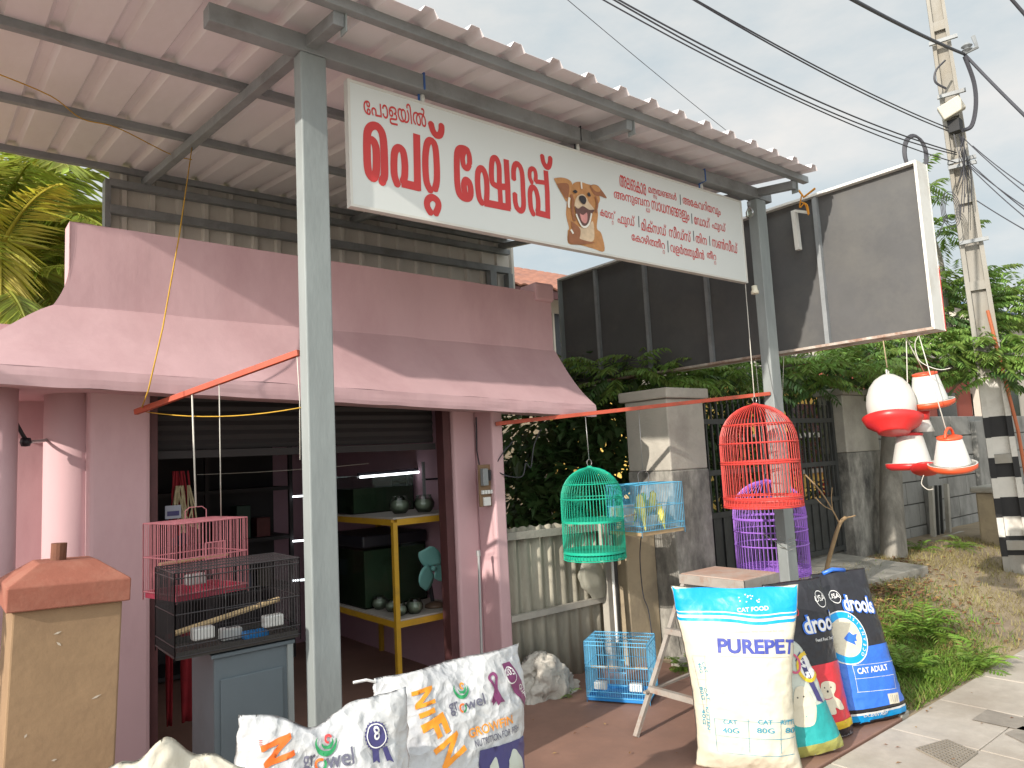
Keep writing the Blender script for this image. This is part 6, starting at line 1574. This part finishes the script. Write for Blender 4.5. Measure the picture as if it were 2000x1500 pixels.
# ---- trees farther back
far = [((2.0, 13, 0), [((1.2, 13, 3.0), 1.6), ((3.0, 13.5, 3.4), 1.7), ((2.2, 12.5, 2.0), 1.4)], 'rounded tree standing beyond the palm at the left behind the shop'),
       ((9.5, 15.5, 0), [((8.5, 15.5, 2.4), 1.7), ((10.6, 15.8, 2.6), 1.8), ((9.6, 15, 1.2), 1.5)], 'broad low tree beyond the tiled house'),
       ((14, 13, 0), [((13, 12.6, 2.2), 1.6), ((15.2, 13, 2.6), 1.8), ((14.2, 12.2, 1.1), 1.5)], 'broad tree beyond the yellow house'),
       ((20, 9.5, 0), [((19, 9.3, 2.6), 1.6), ((21, 9.6, 3.0), 1.8), ((20, 8.8, 1.4), 1.4)], 'tall tree between the red house and the blue roofed shed'),
       ((24, 5.2, 0), [((23.4, 5, 2.0), 1.4), ((25.2, 5.4, 2.4), 1.6), ((24, 4.4, 1.2), 1.2)], 'tree at the far right beyond the striped pole'),
       ((7.2, 12.0, 0), [((6.6, 12.0, 1.6), 1.2), ((7.8, 12.2, 2.0), 1.3)], 'round bush like tree behind the sheet fence and dark tree')]
for i, (b, cl_, lab) in enumerate(far):
    bushy('background_tree', lab, Vector(b), [(Vector(c), r) for c, r in cl_], L_far, 900, .26, .075, .10, 30 + i)['group'] = 'trees in the background'
mb = MB(); rn = random.Random(77)
for i in range(70):
    a = R_(-20 + 130 * i / 70 + rn.uniform(-1, 1)); r = rn.uniform(30, 42); c = Vector((r * math.cos(a), r * math.sin(a), rn.uniform(.6, 2.0))); broad(mb, c, rn.uniform(1.6, 2.6), 150, rn, .6, .2)
hz_ = mb.build('far_woodland', L_far); tag(hz_, 'low band of far off trees along the horizon', 'woodland', kind='stuff')
# ================================================================== HOUSES BEHIND
M_tile = mat('clay_roof_tile', (.34, .15, .10), .85, .2, 5, .3, 40, stain=(.20, .10, .08), sscale=2, samt=.5); M_wallw = mat('pale_house_wall', (.50, .46, .40), .9, .1, 2); M_darkg = mat('dark_window', (.02, .022, .026), .25, .2, 3); M_yelw = mat('yellow_house_paint', (.62, .42, .10), .85, .08, 2); M_redw = mat('brick_red_paint', (.28, .065, .045), .85, .15, 2, stain=(.18, .05, .04), sscale=1, samt=.5); M_blur = mat('blue_roof_sheet', (.11, .17, .30), .5, .08, 2)
hs = thing('tiled_house', 'house with clay tiled roof and dark upper windows beyond the shop', 'house', (9.6, 11.5, 0))
e0 = at_y(985, 486, 9.6); ez = 4.52
rel(MB().box(7.4, 10.2, 0, 13, 14, 4.55).build('wall', M_wallw), hs)
def tl_fn(u, v):
    x = 6.7 + 7.2 * u; y = 9.55 + 2.8 * v; return Vector((x, y, ez + 1.25 * v + .03 * abs(math.sin(u * 7.2 / .22 * math.pi)) + .018 * ((v * 14) % 1)))
o = MB().grid(tl_fn, 260, 28).build('roof', M_tile); solid(o, .03); rel(o, hs)
rel(MB().grid(lambda u, v: Vector((6.7 + 7.2 * u, 12.35 + 2.6 * v, ez + 1.25 * (1 - v))), 2, 2).build('roof', M_tile), hs)
rel(MB().box(6.7, 9.57, ez - .16, 13.9, 9.63, ez - .02).build('fascia', M_maroon), hs)
for i in range(4): 
    wnd = MB().box(7.7 + i * 1.3, 10.17, 3.3, 8.6 + i * 1.3, 10.199, 4.25).build('window', M_darkg); rel(wnd, hs)
    f = MB()
    for k in range(4): f.box(7.7 + i * 1.3 + k * .3 - .02, 10.14, 3.3, 7.7 + i * 1.3 + k * .3 + .02, 10.168, 4.25)
    f = f.build('frame', M_wallw); f.parent = wnd; f.matrix_parent_inverse = Matrix.Identity(4)
yh = thing('yellow_house', 'bright yellow house wall glimpsed through leaves behind the iron gate', 'house', (12, 7.8, .2))
rel(MB().box(8.9, 6.6, .2, 15, 10, 2.55).build('wall', M_yelw), yh); rel(MB().box(8.7, 6.35, 2.552, 15.2, 10.2, 2.68).build('roof_slab', M_conc_l), yh)
rel(MB().box(11.2, 6.57, 1.1, 12.3, 6.598, 2.2).build('window', M_darkg), yh); rel(MB().box(11.12, 6.56, 1.02, 12.38, 6.6, 1.09).build('sill', M_conc_l), yh); rel(MB().box(9.4, 6.3, 1.62, 13.5, 6.598, 1.70).build('sunshade', M_conc_l), yh)
rh_ = thing('red_house', 'brick red painted house behind the block wall and striped pole', 'house', (15.5, 7.5, .2))
rel(MB().box(12.6, 5.9, .2, 19, 9.5, 3.0).build('wall', M_redw), rh_); rel(MB().box(12.3, 5.6, 3.002, 19.3, 9.8, 3.16).build('roof_slab', M_conc), rh_)
for x in (13.4, 15.4, 17.2): 
    w_ = MB().box(x, 5.87, 1.3, x + .9, 5.898, 2.4).build('window', M_darkg); rel(w_, rh_); s_ = MB().box(x - .08, 5.84, 1.22, x + .98, 5.896, 1.29).build('sill', M_conc_l); s_.parent = w_; s_.matrix_parent_inverse = Matrix.Identity(4)
bsd = thing('blue_roofed_shed', 'white walled shed with blue sheet roof at the far right edge', 'shed', (21, 7, 0))
rel(MB().box(17.2, 5.6, 0, 25, 9.6, 4.1).build('wall', M_wallw), bsd)
mb = MB()
mb.grid(lambda u, v: Vector((16.8 + 8.6 * u, 5.2 + 2.4 * v, 4.05 + 1.0 * v + .025 * abs(math.sin(u * 60)))), 180, 2); mb.grid(lambda u, v: Vector((16.8 + 8.6 * u, 7.6 + 2.4 * v, 5.05 - 1.0 * v)), 180, 2)
o = mb.build('roof', M_blur); solid(o, .02); rel(o, bsd); mb = MB(); mb.add([(17.2, 5.6, 4.102), (17.2, 9.6, 4.102), (17.2, 7.6, 4.95)], [(0, 1, 2)]); rel(mb.build('gable', M_wallw), bsd)
for x in (18, 20, 22): rel(MB().box(x, 5.57, 1.6, x + 1, 5.598, 3.0).build('window', M_darkg), bsd)
# ================================================================== GRASS, WEEDS, LITTER
rn = random.Random(41); mb = MB()
for _ in range(22000):
    x = rn.uniform(4.35, 9.5); y = rn.uniform(1.97, 3.6)
    if noise.noise(Vector((x * 1.3, y * 1.3, 2))) + .25 * rn.random() < .0 and rn.random() < .7: continue
    p = Vector((x, y, gz(x, y) - .015)); a = rn.uniform(0, 6.28); d = Vector((math.cos(a) * .5, math.sin(a) * .5, 1)).normalized(); h = rn.uniform(.02, .075)
    s = Vector((-math.sin(a), math.cos(a), 0)) * .0028
    mb.add([p - s, p + s, p + d * h + Vector((math.cos(a), math.sin(a), 0)) * h * .3], [(0, 1, 2)])
g_ = mb.build('grass', L_straw); tag(g_, 'short dry grass on the verge beside the pavement', 'grass', kind='stuff')
mb = MB()
for _ in range(7000):
    px = rn.gauss(1790, 75); py = rn.gauss(1265, 42); q = at_z(px, py, .1)
    if not (4.3 < q.x < 8 and 1.96 < q.y < 3.7): continue
    p = Vector((q.x, q.y, gz(q.x, q.y) - .015)); a = rn.uniform(0, 6.28); d = Vector((math.cos(a) * .6, math.sin(a) * .6, 1)).normalized(); h = rn.uniform(.03, .10); s = Vector((-math.sin(a), math.cos(a), 0)) * .004
    mb.add([p - s, p + s, p + d * h + Vector((math.cos(a), math.sin(a), 0)) * h * .5], [(0, 1, 2)])
g_ = mb.build('ground_cover', L_weed); tag(g_, 'bright green low ground cover on the verge right of the bags', 'ground cover', kind='stuff')
def weed(label, px, py, n, s, seed):
    rn = random.Random(seed); q = at_z(px, py, .1); q.z = gz(q.x, q.y) - .02; t = thing('weed', label, 'weed', q, 0, 'ferny weeds on the verge'); mb = MB()
    for i in range(n):
        a = 2 * math.pi * i / n + rn.uniform(-.3, .3); el = rn.uniform(.35, 1.2); pinnate(mb, Vector((rn.uniform(-.03, .03), rn.uniform(-.03, .03), .01)), Vector((math.cos(a) * math.cos(el), math.sin(a) * math.cos(el), math.sin(el))), s * rn.uniform(.7, 1.1), 11, rn, .6, .02 * s / .25, .085 * s / .25, .15)
    mb.build('leaves', L_weed, t)
weed('lush ferny weed clump nearest the blue bag on the verge', 1770, 1290, 18, .26, 1); weed('tall ferny weed in the middle of the green patch behind the blue bag', 1800, 1235, 20, .30, 2); weed('ferny weed standing apart at the right end of the green patch', 1910, 1275, 16, .24, 3); weed('small ferny weed left in the green patch close behind the bags', 1740, 1245, 14, .22, 4)
weed('yellow green weed tuft at the foot of the tall concrete pillar', 1335, 1275, 14, .17, 5); weed('small weed tuft at the foot of the roadside tree', 1800, 1118, 12, .2, 6); weed('low weed tuft below the stone post', 1880, 1108, 12, .22, 7); weed('grass tuft at the base of the sheet fence beside the white sack', 1100, 1325, 14, .10, 8)
M_dead = mat('dead_leaf', (.24, .13, .06), .85, .3, 5, island=.45)
mb = MB(); rn = random.Random(6)
for _ in range(1500):
    px = rn.gauss(1720, 90); py = rn.gauss(1150, 32); q = at_z(px, py, .3)
    if not (4.6 < q.x < 10 and 2.0 < q.y < 3.9): continue
    p = Vector((q.x, q.y, gz(q.x, q.y) + .003)); a = rn.uniform(0, 6.28); leafq(mb, p, Vector((math.cos(a), math.sin(a), rn.uniform(-.1, .35))).normalized(), Vector((rn.uniform(-.5, .5), rn.uniform(-.5, .5), 1)).normalized(), rn.uniform(.03, .08), rn.uniform(.008, .018), .12)
l_ = mb.build('leaf_litter', M_dead); tag(l_, 'brown fallen leaves scattered below the roadside tree', 'leaf litter', kind='stuff')
mb = MB()
for _ in range(46):
    q = at_z(rn.uniform(1000, 2000), rn.uniform(1330, 1495), 0); a = rn.uniform(0, 6.28)
    leafq(mb, Vector((q.x, q.y, .006)), Vector((math.cos(a), math.sin(a), .12)).normalized(), Vector((0, 0, 1)), rn.uniform(.012, .035), .006, .1)
l_ = mb.build('scattered_leaves', M_dead); tag(l_, 'few small dry leaves and crumbs scattered on floor and pavement', 'leaf litter', kind='stuff')
